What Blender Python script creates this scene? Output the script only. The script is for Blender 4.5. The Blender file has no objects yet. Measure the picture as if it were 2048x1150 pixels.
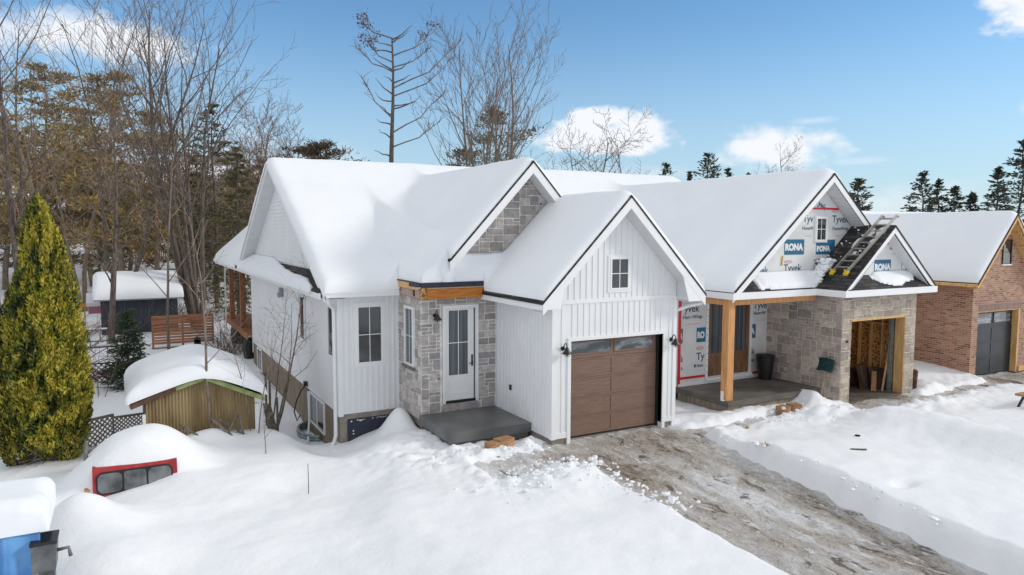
SUN_POWER = 1.5; SKY_STRENGTH = .15; EXPOSURE = 0.15; SUN_ANGLE = 10.0; SKY_TINT = (.53, .745, .925, 1); FILL_VEIL = (4.6, 4.75, 4.95, 1); CLOUD = (5.6, 5.8, 6.1, 1)
import bpy, math, random
import numpy as np
from mathutils import Vector
R = math.radians
scene = bpy.context.scene
COL = scene.collection
random.seed(7)

# ------------------------------------------------------------------ noise (value noise, numpy)
def _h(i, j, s):
    n = (i * 374761393 + j * 668265263 + s * 974634777) & 0xffffffff
    n = ((n ^ (n >> 13)) * 1274126177) & 0xffffffff
    return ((n ^ (n >> 16)) & 0xffff) / 65535.0
def vnoise(x, y, s=0):
    x = np.asarray(x, float); y = np.asarray(y, float)
    xi = np.floor(x).astype(np.int64); yi = np.floor(y).astype(np.int64)
    fx = x - xi; fy = y - yi
    fx = fx * fx * fx * (fx * (fx * 6 - 15) + 10); fy = fy * fy * fy * (fy * (fy * 6 - 15) + 10)
    a = _h(xi, yi, s); b = _h(xi + 1, yi, s); c = _h(xi, yi + 1, s); d = _h(xi + 1, yi + 1, s)
    return (a * (1 - fx) + b * fx) * (1 - fy) + (c * (1 - fx) + d * fx) * fy - 0.5
def fbm(x, y, s=0, o=4):
    v = 0; a = 1.0
    for k in range(o):
        v = v + a * vnoise(x * 2 ** k + k * 17.3, y * 2 ** k - k * 9.1, s + k); a *= .5
    return v
def sstep(a, b, x):
    t = np.clip((x - a) / (b - a), 0, 1); return t * t * (3 - 2 * t)
def smax(a, b, k):
    m = np.maximum(a, b); return m + k * np.log1p(np.exp(-np.abs(a - b) / k))

# ------------------------------------------------------------------ materials
MATS = {}
def nt(m):
    m.use_nodes = True; t = m.node_tree
    return t, t.nodes, t.links, t.nodes['Principled BSDF']
def ramp(N, stops):
    r = N.new('ShaderNodeValToRGB'); e = r.color_ramp.elements
    while len(e) > 1: e.remove(e[-1])
    e[0].position = stops[0][0]; e[0].color = (*stops[0][1], 1)
    for p, c in stops[1:]:
        q = e.new(p); q.color = (*c, 1)
    return r
def mat(name, c1, c2=None, scale=4., rough=.6, bump=0., bscale=None, metal=0., stretch=(1, 1, 1), attr=False,
        coords='Object', spec=.5, wave=None, detail=6, lo=.35, hi=.65):
    m = bpy.data.materials.new(name); t, N, L, P = nt(m)
    P.inputs['Roughness'].default_value = rough; P.inputs['Metallic'].default_value = metal
    P.inputs['Specular IOR Level'].default_value = spec
    tc = N.new('ShaderNodeTexCoord'); mp = N.new('ShaderNodeMapping'); mp.inputs['Scale'].default_value = stretch
    L.new(tc.outputs[coords], mp.inputs['Vector'])
    out = None
    if c2 is not None:
        n = N.new('ShaderNodeTexNoise'); n.inputs['Scale'].default_value = scale; n.inputs['Detail'].default_value = detail
        L.new(mp.outputs[0], n.inputs['Vector'])
        r = ramp(N, [(lo, c1), (hi, c2)]); L.new(n.outputs['Fac'], r.inputs[0]); out = r.outputs[0]
    if attr:
        a = N.new('ShaderNodeAttribute'); a.attribute_name = 'col'
        if out is not None:
            x = N.new('ShaderNodeMix'); x.data_type = 'RGBA'; x.blend_type = 'MULTIPLY'; x.inputs[0].default_value = 1
            L.new(a.outputs['Color'], x.inputs[6]); L.new(out, x.inputs[7]); out = x.outputs[2]
        else: out = a.outputs['Color']
    if out is not None: L.new(out, P.inputs['Base Color'])
    else: P.inputs['Base Color'].default_value = (*c1, 1)
    if bump:
        n = N.new('ShaderNodeTexNoise'); n.inputs['Scale'].default_value = bscale or scale * 3; n.inputs['Detail'].default_value = 5
        L.new(mp.outputs[0], n.inputs['Vector'])
        b = N.new('ShaderNodeBump'); b.inputs['Strength'].default_value = bump; b.inputs['Distance'].default_value = .02
        L.new(n.outputs['Fac'], b.inputs['Height']); L.new(b.outputs[0], P.inputs['Normal'])
    MATS[name] = m
    return m
mat('snow', (.86, .88, .91), (.90, .91, .93), 1.3, .55, .5, 11, spec=.25)
mat('roof_snow', (.84, .865, .905), (.88, .895, .92), .8, .6, .15, 6, spec=.2)
mat('white_siding', (.79, .80, .82), (.84, .85, .865), 1.2, .45, .05, 30)
mat('white_trim', (.82, .83, .84), (.86, .87, .88), 2, .4)
mat('white_plain', (.80, .80, .80), rough=.35)
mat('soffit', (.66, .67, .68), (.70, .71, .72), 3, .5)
mat('stone', (.80, .80, .80), (1.12, 1.10, 1.08), 9, .85, .9, 22, attr=True)
mat('concrete', (.20, .175, .145), (.34, .30, .25), 2.2, .85, .4, 14, stretch=(1, 1, 1))
mat('wet_concrete', (.085, .088, .088), (.165, .168, .165), 1.1, .38, .15, 12)
mat('dark_concrete', (.085, .075, .065), (.17, .155, .135), 1.5, .55, .2, 12)
mat('form_boards', (.16, .13, .10), (.34, .27, .20), 2.5, .8, .5, 12, stretch=(6, 6, .6))
mat('membrane', (.012, .016, .03), (.03, .037, .06), 6, .6, .5, 30)
mat('dimple', (.012, .018, .035), (.03, .04, .07), 40, .5, .8, 40)
mat('cedar_beam', (.36, .115, .015), (.55, .20, .03), 3, .6, .15, 10, stretch=(1, 6, 8))
mat('cedar_post', (.52, .24, .08), (.70, .36, .15), 2, .6, .2, 10, stretch=(9, 9, 1.2))
mat('lumber', (.58, .33, .12), (.74, .48, .22), 2, .65, .15, 10, stretch=(5, 5, 1))
mat('deck_wood', (.22, .085, .035), (.42, .19, .09), 3, .7, .3, 9, stretch=(4, 1, 4))
mat('slat_wood', (.26, .10, .045), (.48, .22, .11), 2, .75, .2, 9, stretch=(.7, 4, 6))
mat('grey_wood', (.10, .085, .07), (.25, .22, .19), 3, .85, .5, 10, stretch=(4, 4, .8))
mat('raw_grey', (.20, .17, .14), (.38, .34, .29), 3, .85, .4, 14)
mat('osb', (.22, .09, .025), (.62, .36, .13), 16, .75, .4, 22, detail=2, lo=.42, hi=.58)
mat('weathered_osb', (.34, .24, .20), (.52, .40, .34), 14, .85, .4, 30, stretch=(1, 1, .3))
mat('glass', (.018, .022, .026), (.04, .045, .05), 2, .04, spec=1.0)
mat('glass_painted_reflection', (.03, .045, .05), (.26, .29, .31), 2.2, .12, stretch=(1, 1, 3), spec=.9, lo=.42, hi=.6)  # pale patches in the colour stand for reflections on the panes
mat('curtain_glass', (.03, .036, .042), (.13, .15, .17), 3.2, .08, stretch=(9, 9, .05), spec=.8)
mat('black_metal', (.012, .012, .014), rough=.38)
mat('rubber', (.012, .012, .013), rough=.7)
mat('garage_brown', (.18, .108, .08), (.245, .148, .108), 5, .5, .45, 12, stretch=(.5, 3, 9))
mat('garage_slate', (.016, .022, .03), (.028, .036, .045), 3, .42, .12, 25)
mat('wood_door', (.15, .07, .03), (.27, .14, .065), 3, .5, .1, 8, stretch=(5, 5, .6))
mat('wrap', (.66, .66, .66), (.76, .76, .755), 1.5, .55, .25, 5)
mat('ink_blue', (.015, .075, .14), rough=.6)
mat('logo_blue', (.012, .13, .24), rough=.55)
mat('tape_red', (.62, .01, .025), rough=.4)
mat('ink_red', (.50, .11, .11), rough=.6)
mat('ink_white', (.78, .8, .8), rough=.6)
mat('ink_grey', (.28, .3, .33), rough=.6)
mat('aluminium', (.40, .39, .36), (.55, .53, .48), 6, .38, .05, 20, metal=.7)
mat('yellow_plastic', (.72, .48, .01), rough=.5)
mat('black_plastic', (.005, .005, .006), (.012, .012, .014), 5, .38, .2, 12)
mat('teal_plastic', (.004, .03, .032), (.01, .055, .055), 8, .4, .3, 14)
mat('raw_wood', (.42, .26, .15), (.62, .43, .28), 4, .7, .1, stretch=(5, 5, 1))
mat('block_wood', (.28, .14, .07), (.48, .27, .14), 4, .75, .3, 14, stretch=(1, 5, 3))
mat('red_paint', (.27, .012, .016), (.40, .03, .035), 5, .5, .2, 12)
mat('frost_glass', (.05, .055, .06), (.20, .21, .215), 2.6, .25, .2, 20)
mat('tarp', (.05, .20, .50), (.16, .40, .74), 1.6, .38, .3, 4)
mat('bark', (.12, .09, .07), (.27, .21, .165), 6, .9, .6, 12, stretch=(3, 3, .6))
mat('bark_dark', (.065, .05, .042), (.17, .135, .11), 6, .9, .6, 12, stretch=(3, 3, .6))
mat('twig', (.19, .13, .10), (.38, .29, .235), 3, .9)
mat('twig_grey', (.13, .105, .09), (.27, .22, .19), 3, .9)
mat('twig_red', (.16, .075, .06), (.28, .15, .12), 3, .9)
mat('needles', (.75, .75, .75), (1.2, 1.2, 1.2), .8, .75, attr=True)
mat('cedar_leaf', (.75, .75, .75), (1.25, 1.25, 1.2), 1.6, .7, attr=True)
mat('corrugated', (.20, .135, .06), (.36, .27, .14), 1.6, .6, .2, 12, stretch=(2, 2, .5))
mat('lime_paint', (.16, .20, .07), (.32, .38, .15), 4, .6)
mat('rust_wood', (.06, .03, .02), (.16, .08, .05), 5, .8, .3)
mat('dark_boards', (.025, .032, .045), (.05, .058, .075), 2, .6, .2, 12, stretch=(6, 6, .5))
mat('black_paint', (.014, .014, .017), (.03, .03, .034), 5, .5)
mat('galvanised', (.20, .26, .27), (.34, .4, .41), 6, .45, metal=.5)
mat('grey_metal', (.09, .095, .10), (.20, .205, .21), 4, .5, .1, metal=.4)
mat('pink_paint', (.52, .20, .27), rough=.6)
mat('orange_paint', (.62, .28, .05), rough=.6)
mat('green_plastic', (.02, .20, .16), rough=.5)
mat('dry_weed', (.38, .25, .11), (.55, .40, .2), 8, .9)
mat('brown_wall', (.23, .11, .08), (.32, .17, .13), 4, .85, .3)
mat('grey_wall', (.30, .30, .31), (.38, .38, .39), 4, .85)
mat('cardboard', (.05, .028, .02), (.13, .07, .045), 3, .8, .2)
mat('twine', (.03, .03, .035), rough=.7)

def brick_mat(name, cols, mortar, w, h, msize=.012, offset=.5, bias=0., rough=.85, bump=.6, noise=.5):
    m = bpy.data.materials.new(name); t, N, L, P = nt(m)
    P.inputs['Roughness'].default_value = rough
    tc = N.new('ShaderNodeTexCoord'); b = N.new('ShaderNodeTexBrick')
    L.new(tc.outputs['UV'], b.inputs['Vector'])
    b.inputs['Scale'].default_value = 1; b.inputs['Brick Width'].default_value = w; b.inputs['Row Height'].default_value = h
    b.inputs['Mortar Size'].default_value = msize; b.inputs['Mortar Smooth'].default_value = .2; b.offset = offset
    b.inputs['Bias'].default_value = bias
    b.inputs['Color1'].default_value = (0, 0, 0, 1); b.inputs['Color2'].default_value = (1, 1, 1, 1); b.inputs['Mortar'].default_value = (0, 0, 0, 1)
    r = ramp(N, [(i / (len(cols) - 1) * .98 + .01, c) for i, c in enumerate(cols)]); L.new(b.outputs['Color'], r.inputs[0])
    n = N.new('ShaderNodeTexNoise'); n.inputs['Scale'].default_value = 14; n.inputs['Detail'].default_value = 6; L.new(tc.outputs['UV'], n.inputs['Vector'])
    n2 = N.new('ShaderNodeTexNoise'); n2.inputs['Scale'].default_value = .9; L.new(tc.outputs['UV'], n2.inputs['Vector'])
    ad = N.new('ShaderNodeMath'); ad.operation = 'ADD'; L.new(n.outputs['Fac'], ad.inputs[0]); L.new(n2.outputs['Fac'], ad.inputs[1])
    g = ramp(N, [(.30, (1 - noise, 1 - noise, 1 - noise)), (.70, (1 + noise * .4,) * 3)])
    hv = N.new('ShaderNodeMath'); hv.operation = 'MULTIPLY'; hv.inputs[1].default_value = .5; L.new(ad.outputs[0], hv.inputs[0]); L.new(hv.outputs[0], g.inputs[0])
    x = N.new('ShaderNodeMix'); x.data_type = 'RGBA'; x.blend_type = 'MULTIPLY'; x.inputs[0].default_value = 1
    L.new(r.outputs[0], x.inputs[6]); L.new(g.outputs[0], x.inputs[7])
    y = N.new('ShaderNodeMix'); y.data_type = 'RGBA'; L.new(b.outputs['Fac'], y.inputs[0]); L.new(x.outputs[2], y.inputs[6]); y.inputs[7].default_value = (*mortar, 1)
    L.new(y.outputs[2], P.inputs['Base Color'])
    inv = N.new('ShaderNodeMath'); inv.operation = 'SUBTRACT'; inv.inputs[0].default_value = 1; L.new(b.outputs['Fac'], inv.inputs[1])
    s = N.new('ShaderNodeMath'); s.operation = 'ADD'; L.new(inv.outputs[0], s.inputs[0]); L.new(n.outputs['Fac'], s.inputs[1])
    bp = N.new('ShaderNodeBump'); bp.inputs['Strength'].default_value = bump; bp.inputs['Distance'].default_value = .01
    L.new(s.outputs[0], bp.inputs['Height']); L.new(bp.outputs[0], P.inputs['Normal'])
    MATS[name] = m
brick_mat('brick', [(.20, .105, .075), (.36, .185, .125), (.41, .22, .15), (.45, .25, .17), (.50, .30, .21)], (.50, .37, .28), .215, .07, .009, noise=.35)
brick_mat('soldier_brick', [(.22, .13, .11), (.34, .20, .17)], (.42, .33, .28), .07, .25, .009, offset=0)
brick_mat('shingles', [(.018, .017, .018), (.045, .042, .043), (.085, .08, .078)], (.008, .008, .008), .32, .14, .012, rough=.9, noise=.5)

# tire-worn ice and gravel of the driveway
def driveway_mat():
    m = bpy.data.materials.new('packed_ice'); t, N, L, P = nt(m)
    tc = N.new('ShaderNodeTexCoord')
    def noise(sx, sy, sc, det=8, dist=0., ro=.72):
        mp = N.new('ShaderNodeMapping'); mp.inputs['Scale'].default_value = (sx, sy, 1); L.new(tc.outputs['Object'], mp.inputs['Vector'])
        n = N.new('ShaderNodeTexNoise'); n.inputs['Scale'].default_value = sc; n.inputs['Detail'].default_value = det
        n.inputs['Roughness'].default_value = ro; n.inputs['Distortion'].default_value = dist
        L.new(mp.outputs[0], n.inputs['Vector']); return n.outputs['Fac']
    a = noise(1, .28, 1.5, 9, .6); b = noise(1, .55, 11, 10, 1.8); c = noise(1, 1, 30, 4)
    def mth(op, p, q):
        k = N.new('ShaderNodeMath'); k.operation = op
        for i, v in enumerate((p, q)):
            if isinstance(v, (int, float)): k.inputs[i].default_value = v
            else: L.new(v, k.inputs[i])
        return k.outputs[0]
    s = mth('ADD', mth('MULTIPLY', a, .56), mth('MULTIPLY', b, .44))
    at = N.new('ShaderNodeAttribute'); at.attribute_name = 'clean'
    s = mth('ADD', s, mth('MULTIPLY', at.outputs['Fac'], .30))
    s = mth('ADD', s, mth('MULTIPLY', mth('SUBTRACT', c, .5), .12))
    r = ramp(N, [(.355, (.07, .05, .035)), (.41, (.20, .15, .11)), (.455, (.36, .30, .245)), (.50, (.50, .45, .40)), (.55, (.62, .585, .55)), (.60, (.70, .69, .68)), (.635, (.84, .85, .86))])
    L.new(s, r.inputs[0])
    d1 = noise(1, .34, 5.5, 6, 1.0, .5); d2 = noise(1, .40, 3.2, 7, .8, .52); d3 = noise(1, .7, 24, 4, .5, .5)
    def edge(v, lo, hi):
        k = N.new('ShaderNodeMapRange'); L.new(v, k.inputs[0]); k.inputs[1].default_value = lo; k.inputs[2].default_value = hi; return k.outputs[0]
    wmask = mth('MULTIPLY', edge(mth('ADD', mth('ADD', mth('MULTIPLY', d1, .8), mth('MULTIPLY', d3, .2)), mth('MULTIPLY', at.outputs['Fac'], .20)), .60, .625), .92); dmask = mth('MULTIPLY', edge(mth('ADD', mth('MULTIPLY', d2, .8), mth('MULTIPLY', d3, .2)), .575, .63), .85)
    k1 = N.new('ShaderNodeMix'); k1.data_type = 'RGBA'; L.new(dmask, k1.inputs[0]); L.new(r.outputs[0], k1.inputs[6]); k1.inputs[7].default_value = (.10, .075, .055, 1)
    k2 = N.new('ShaderNodeMix'); k2.data_type = 'RGBA'; L.new(wmask, k2.inputs[0]); L.new(k1.outputs[2], k2.inputs[6]); k2.inputs[7].default_value = (.80, .81, .83, 1)
    L.new(k2.outputs[2], P.inputs['Base Color'])
    rr = ramp(N, [(.4, (.75,) * 3), (.52, (.42,) * 3), (.62, (.6,) * 3)]); L.new(s, rr.inputs[0]); L.new(rr.outputs[0], P.inputs['Roughness'])
    bp = N.new('ShaderNodeBump'); bp.inputs['Strength'].default_value = 1.0; bp.inputs['Distance'].default_value = .06
    L.new(mth('ADD', mth('ADD', b, mth('MULTIPLY', c, .35)), mth('MULTIPLY', wmask, .25)), bp.inputs['Height']); L.new(bp.outputs[0], P.inputs['Normal'])
    MATS['packed_ice'] = m
driveway_mat()

# ------------------------------------------------------------------ mesh builder
def fnormal(p):
    n = Vector((0, 0, 0)); k = len(p)
    for i in range(k):
        a, b = p[i], p[(i + 1) % k]
        n.x += (a[1] - b[1]) * (a[2] + b[2]); n.y += (a[2] - b[2]) * (a[0] + b[0]); n.z += (a[0] - b[0]) * (a[1] + b[1])
    return n
class MB:
    def __init__(s): s.v = []; s.f = []; s.c = []; s.mi = []; s.cur = 0; s.smooth = False; s.sm = []
    def poly(s, pts, col=None):
        i = len(s.v); s.v += [tuple(p) for p in pts]; s.f.append(tuple(range(i, i + len(pts)))); s.c.append(col); s.mi.append(s.cur); s.sm.append(s.smooth)
    def prism(s, pts, d, col=None):
        d = Vector(d); a = [Vector(p) for p in pts]
        if fnormal(a).dot(d) > 0: a = a[::-1]
        b = [p + d for p in a]; n = len(a)
        s.poly(a, col); s.poly(b[::-1], col)
        for i in range(n): j = (i + 1) % n; s.poly([a[j], a[i], b[i], b[j]], col)
    def box(s, x0, x1, y0, y1, z0, z1, col=None):
        if x1 < x0: x0, x1 = x1, x0
        if y1 < y0: y0, y1 = y1, y0
        s.prism([(x0, y0, z0), (x1, y0, z0), (x1, y1, z0), (x0, y1, z0)], (0, 0, z1 - z0), col)
    def slab(s, pts, th, col=None): s.prism(pts, (0, 0, -th), col)
    def bar(s, a, b, w, h, up=(0, 0, 1), col=None):
        a = Vector(a); b = Vector(b); d = (b - a); u = Vector(up)
        sd = d.cross(u)
        if sd.length < 1e-6: sd = d.cross(Vector((1, 0, 0)))
        sd = sd.normalized() * w / 2; u2 = sd.cross(d).normalized() * h / 2
        s.prism([a - sd - u2, a + sd - u2, a + sd + u2, a - sd + u2], d, col)
    def tube(s, pts, rad, n=6, cap=True, col=None):
        pts = [Vector(p) for p in pts]
        if not hasattr(rad, '__len__'): rad = [rad] * len(pts)
        base = len(s.v); m = len(pts)
        for k, p in enumerate(pts):
            d = (pts[min(k + 1, m - 1)] - pts[max(k - 1, 0)])
            if d.length < 1e-9: d = Vector((0, 0, 1))
            d.normalize()
            if k == 0: a = d.orthogonal().normalized()
            else:
                a = a - d * a.dot(d)
                a = a.normalized() if a.length > 1e-6 else d.orthogonal().normalized()
            b = d.cross(a)
            for i in range(n):
                t = 2 * math.pi * i / n; s.v.append(tuple(p + (a * math.cos(t) + b * math.sin(t)) * rad[k]))
        for k in range(m - 1):
            for i in range(n):
                j = (i + 1) % n; o = base + k * n
                s.f.append((o + i, o + j, o + n + j, o + n + i)); s.c.append(col); s.mi.append(s.cur); s.sm.append(True)
        if cap:
            s.f.append(tuple(base + i for i in range(n))[::-1]); s.c.append(col); s.mi.append(s.cur); s.sm.append(False)
            s.f.append(tuple(base + (m - 1) * n + i for i in range(n))); s.c.append(col); s.mi.append(s.cur); s.sm.append(False)
    def lathe(s, cx, cy, prof, n=16, col=None, cap=True):
        s.tube([(cx, cy, z + i * 1e-5) for i, (r, z) in enumerate(prof)], [r for r, z in prof], n, cap, col)
    def build(s, name, m, parent=None, bevel=0):
        me = bpy.data.meshes.new(name); off = parent_loc(parent) if parent else Vector((0, 0, 0))
        vv = [(a - off.x, b - off.y, c - off.z) for a, b, c in s.v]
        me.from_pydata(vv, [], s.f)
        for k in (m if isinstance(m, (list, tuple)) else [m]): me.materials.append(MATS[k])
        me.polygons.foreach_set('material_index', s.mi); me.polygons.foreach_set('use_smooth', s.sm)
        uv = me.uv_layers.new(name='UVMap'); dat = [0.0] * (2 * len(me.loops)); li = 0
        for f in s.f:
            p = [s.v[i] for i in f]; n = fnormal(p); ax = abs(n.x), abs(n.y), abs(n.z)
            ln = math.sqrt(ax[0] ** 2 + ax[1] ** 2 + ax[2] ** 2) or 1
            if ax[0] > .35 * ln and ax[0] >= ax[1]: g = lambda q: (q[1], q[2] * (ln / max(.3 * ln, math.hypot(ax[0], ax[1]))))
            elif ax[1] > .35 * ln: g = lambda q: (q[0], q[2] * (ln / max(.3 * ln, math.hypot(ax[0], ax[1]))))
            else: g = lambda q: (q[0], q[1])
            for q in p: dat[li], dat[li + 1] = g(q); li += 2
        uv.data.foreach_set('uv', dat)
        if any(c is not None for c in s.c):
            ca = me.color_attributes.new('col', 'FLOAT_COLOR', 'CORNER'); d = []
            for f, c in zip(s.f, s.c):
                c = c or (.5, .5, .5); d += [c[0], c[1], c[2], 1.0] * len(f)
            ca.data.foreach_set('color', d)
        o = bpy.data.objects.new(name, me); COL.objects.link(o)
        if parent: o.parent = parent
        if bevel:
            b = o.modifiers.new('bevel', 'BEVEL'); b.width = bevel; b.segments = 2; b.limit_method = 'ANGLE'
        return o
def parent_loc(p):
    v = Vector((0, 0, 0))
    while p: v = v + p.location; p = p.parent
    return v
def tag(o, label=None, cat=None, group=None, kind=None):
    if label: o['label'] = label
    if cat: o['category'] = cat
    if group: o['group'] = group
    if kind: o['kind'] = kind
    return o
def empty(name, loc, label, cat, group=None):
    o = bpy.data.objects.new(name, None); o.empty_display_size = .3; COL.objects.link(o); o.location = loc
    return tag(o, label, cat, group)
def single(name, m, mb, loc, label, cat, group=None):
    mb.v = [(a - loc[0], b - loc[1], c - loc[2]) for a, b, c in mb.v]
    o = mb.build(name, m); o.location = loc
    return tag(o, label, cat, group)
def copy_tree(o, parent=None):
    c = o.copy(); COL.objects.link(c)
    if parent: c.parent = parent
    for ch in list(o.children): copy_tree(ch, c)
    return c
def np_mesh(name, V, F, m, parent=None, smooth=True, attrs=None, col=None):
    me = bpy.data.meshes.new(name); V = np.asarray(V, np.float32)
    if parent: V = V - np.array(parent_loc(parent), np.float32)
    F = np.asarray(F, np.int32); n, k = F.shape
    me.vertices.add(len(V)); me.vertices.foreach_set('co', V.ravel())
    me.loops.add(n * k); me.loops.foreach_set('vertex_index', F.ravel())
    me.polygons.add(n); me.polygons.foreach_set('loop_start', np.arange(0, n * k, k, dtype=np.int32))
    me.polygons.foreach_set('loop_total', np.full(n, k, np.int32)); me.polygons.foreach_set('use_smooth', np.full(n, smooth))
    for q in (m if isinstance(m, (list, tuple)) else [m]): me.materials.append(MATS[q])
    for an, av in (attrs or {}).items():
        a = me.attributes.new(an, 'FLOAT', 'POINT'); a.data.foreach_set('value', np.asarray(av, np.float32).ravel())
    if col is not None:
        a = me.color_attributes.new('col', 'FLOAT_COLOR', 'POINT'); c4 = np.ones((len(V), 4), np.float32); c4[:, :3] = col
        a.data.foreach_set('color', c4.ravel())
    me.update(); me.validate()
    o = bpy.data.objects.new(name, me); COL.objects.link(o)
    if parent: o.parent = parent
    return o

# text as real lettering lying on a wall facing -Y
def text(s, x, y, z, size, m, parent, name='lettering', bold=0., rot=0., sx=1.):
    cu = bpy.data.curves.new('t', 'FONT'); cu.body = s; cu.size = size; cu.offset = bold; cu.extrude = .0008
    to = bpy.data.objects.new('t', cu); COL.objects.link(to)
    dg = bpy.context.evaluated_depsgraph_get(); me = bpy.data.meshes.new_from_object(to.evaluated_get(dg))
    bpy.data.objects.remove(to); bpy.data.curves.remove(cu)
    off = parent_loc(parent); c, sn = math.cos(rot), math.sin(rot)
    for v in me.vertices:
        a, b = v.co.x * sx, v.co.y; d = v.co.z
        v.co = (x + a * c - b * sn - off.x, y - .002 - d - off.y, z + a * sn + b * c - off.z)
    me.materials.clear(); me.materials.append(MATS[m]); me.name = name
    o = bpy.data.objects.new(name, me); COL.objects.link(o); o.parent = parent
    return o
# ------------------------------------------------------------------ camera
cam = bpy.data.cameras.new('camera'); co = bpy.data.objects.new('camera', cam); COL.objects.link(co)
cam.sensor_width = 36; cam.lens = 36 * 1428.99 / 2048; cam.clip_start = .1; cam.clip_end = 3000
yaw, pit, rol = R(-28.765), R(4.559), R(.169)
cy_, sy_, cp_, sp_ = math.cos(yaw), math.sin(yaw), math.cos(pit), math.sin(pit)
fw = Vector((-sy_ * cp_, cy_ * cp_, -sp_)); rt = Vector((cy_, sy_, 0)); up = rt.cross(fw)
r2 = rt * math.cos(rol) + up * math.sin(rol); u2 = up * math.cos(rol) - rt * math.sin(rol)
from mathutils import Matrix
Mx = Matrix((r2, u2, -fw)).transposed().to_4x4(); Mx.translation = (0, 0, 4.95); co.matrix_world = Mx
scene.camera = co

# ------------------------------------------------------------------ daylight
SUN_AZ, SUN_EL = R(119), R(27)          # clockwise from +Y
w = bpy.data.worlds.new('World'); scene.world = w; w.use_nodes = True
N, L = w.node_tree.nodes, w.node_tree.links; N.clear()
sky = N.new('ShaderNodeTexSky'); sky.sky_type = 'NISHITA'; sky.sun_disc = False
sky.sun_elevation = SUN_EL; sky.sun_rotation = SUN_AZ; sky.air_density = 1.15; sky.dust_density = .35; sky.ozone_density = 1.6; sky.altitude = 100
tc = N.new('ShaderNodeTexCoord'); sp = N.new('ShaderNodeSeparateXYZ'); L.new(tc.outputs['Generated'], sp.inputs[0])
def mth(op, a, b=None, c=None):
    k = N.new('ShaderNodeMath'); k.operation = op
    for i, v in enumerate((a, b, c)):
        if v is None: continue
        if isinstance(v, (int, float)): k.inputs[i].default_value = v
        else: L.new(v, k.inputs[i])
    return k.outputs[0]
def mrange(v, a, b):
    k = N.new('ShaderNodeMapRange'); k.interpolation_type = 'SMOOTHSTEP'; L.new(v, k.inputs[0]); k.inputs[1].default_value = a; k.inputs[2].default_value = b; return k.outputs[0]
az = mth('ARCTAN2', sp.outputs[0], sp.outputs[1]); el = mth('ARCSINE', sp.outputs[2])
def wnoise(scale, sz, det=7, seed=0):
    mp = N.new('ShaderNodeMapping'); mp.inputs['Scale'].default_value = (1, 1, sz); mp.inputs['Location'].default_value = (seed, seed * .7, 0)
    L.new(tc.outputs['Generated'], mp.inputs[0]); n = N.new('ShaderNodeTexNoise'); n.inputs['Scale'].default_value = scale
    n.inputs['Detail'].default_value = det; n.inputs['Roughness'].default_value = .55; L.new(mp.outputs[0], n.inputs['Vector']); return n.outputs['Fac']
nA = wnoise(9, 1.8); nB = wnoise(28, 1.6, 5, 3)
nz = mth('ADD', mth('MULTIPLY', mth('SUBTRACT', nA, .5), 1.7), mth('MULTIPLY', mth('SUBTRACT', nB, .5), 1.3))
total = None
#        azimuth, elevation, half width, half height, softness, strength
for a0, e0, sa, se, soft, st in [(36.0, 7.3, 6.6, 1.75, .55, 1.), (35.3, 8.6, 2.6, 1.25, .5, 1.), (48.6, 6.2, 4.8, 1.9, .7, 1.),
                           (64.0, 15.0, 3.0, 2.9, .5, 1.), (51.3, 8.0, 2.2, .35, .9, .35), (64.2, 7.9, .9, .6, 1, .35),
                           (-.5, 12.8, 7.6, 2.0, .8, .95), (-7, 12.5, 6, 1.8, 1., .8), (-6, 17.5, 3.6, 1.5, .8, .9),
                           (54.8, 5.0, 3., .35, 1, .3), (58, 2.2, 12, 1.8, 1.3, .6), (36, 4.0, 9, 1.6, 1.2, .55), (5, 4, 18, 4, 1.2, .5)]:
    dx = mth('DIVIDE', mth('SUBTRACT', az, R(a0)), R(sa)); dy = mth('DIVIDE', mth('SUBTRACT', el, R(e0)), R(se))
    d = mth('SQRT', mth('ADD', mth('MULTIPLY', dx, dx), mth('MULTIPLY', dy, dy)))
    d = mth('ADD', d, nz)
    mr = N.new('ShaderNodeMapRange'); mr.interpolation_type = 'SMOOTHSTEP'; L.new(d, mr.inputs[0])
    mr.inputs[1].default_value = 1.0; mr.inputs[2].default_value = 1.0 - soft; mr.inputs[3].default_value = 0; mr.inputs[4].default_value = st
    total = mr.outputs[0] if total is None else mth('MAXIMUM', total, mr.outputs[0])
# added unseen bright cloud sheet overhead, behind and beside the camera, as fill light
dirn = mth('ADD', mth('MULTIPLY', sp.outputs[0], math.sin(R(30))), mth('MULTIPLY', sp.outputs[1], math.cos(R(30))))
fill_veil = mth('MAXIMUM', mrange(mth('ADD', el, mth('MULTIPLY', mth('SUBTRACT', nA, .5), .35)), R(27), R(38)), mrange(mth('ADD', dirn, mth('MULTIPLY', mth('SUBTRACT', nA, .5), .2)), .66, .46))
fill_veil = mth('MULTIPLY', fill_veil, mth('ADD', .80, mth('MULTIPLY', nB, .35)))
mx = N.new('ShaderNodeMix'); mx.data_type = 'RGBA'; L.new(total, mx.inputs[0])
haze_f = mth('MULTIPLY', mrange(el, R(17), R(1)), .62)
tint = N.new('ShaderNodeMix'); tint.data_type = 'RGBA'; tint.blend_type = 'MULTIPLY'; tint.inputs[0].default_value = 1
L.new(sky.outputs[0], tint.inputs[6]); tint.inputs[7].default_value = SKY_TINT
hz = N.new('ShaderNodeMix'); hz.data_type = 'RGBA'; L.new(haze_f, hz.inputs[0]); L.new(tint.outputs[2], hz.inputs[6]); hz.inputs[7].default_value = (3.35, 4.3, 5.4, 1)
L.new(hz.outputs[2], mx.inputs[6]); mx.inputs[7].default_value = CLOUD
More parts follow.
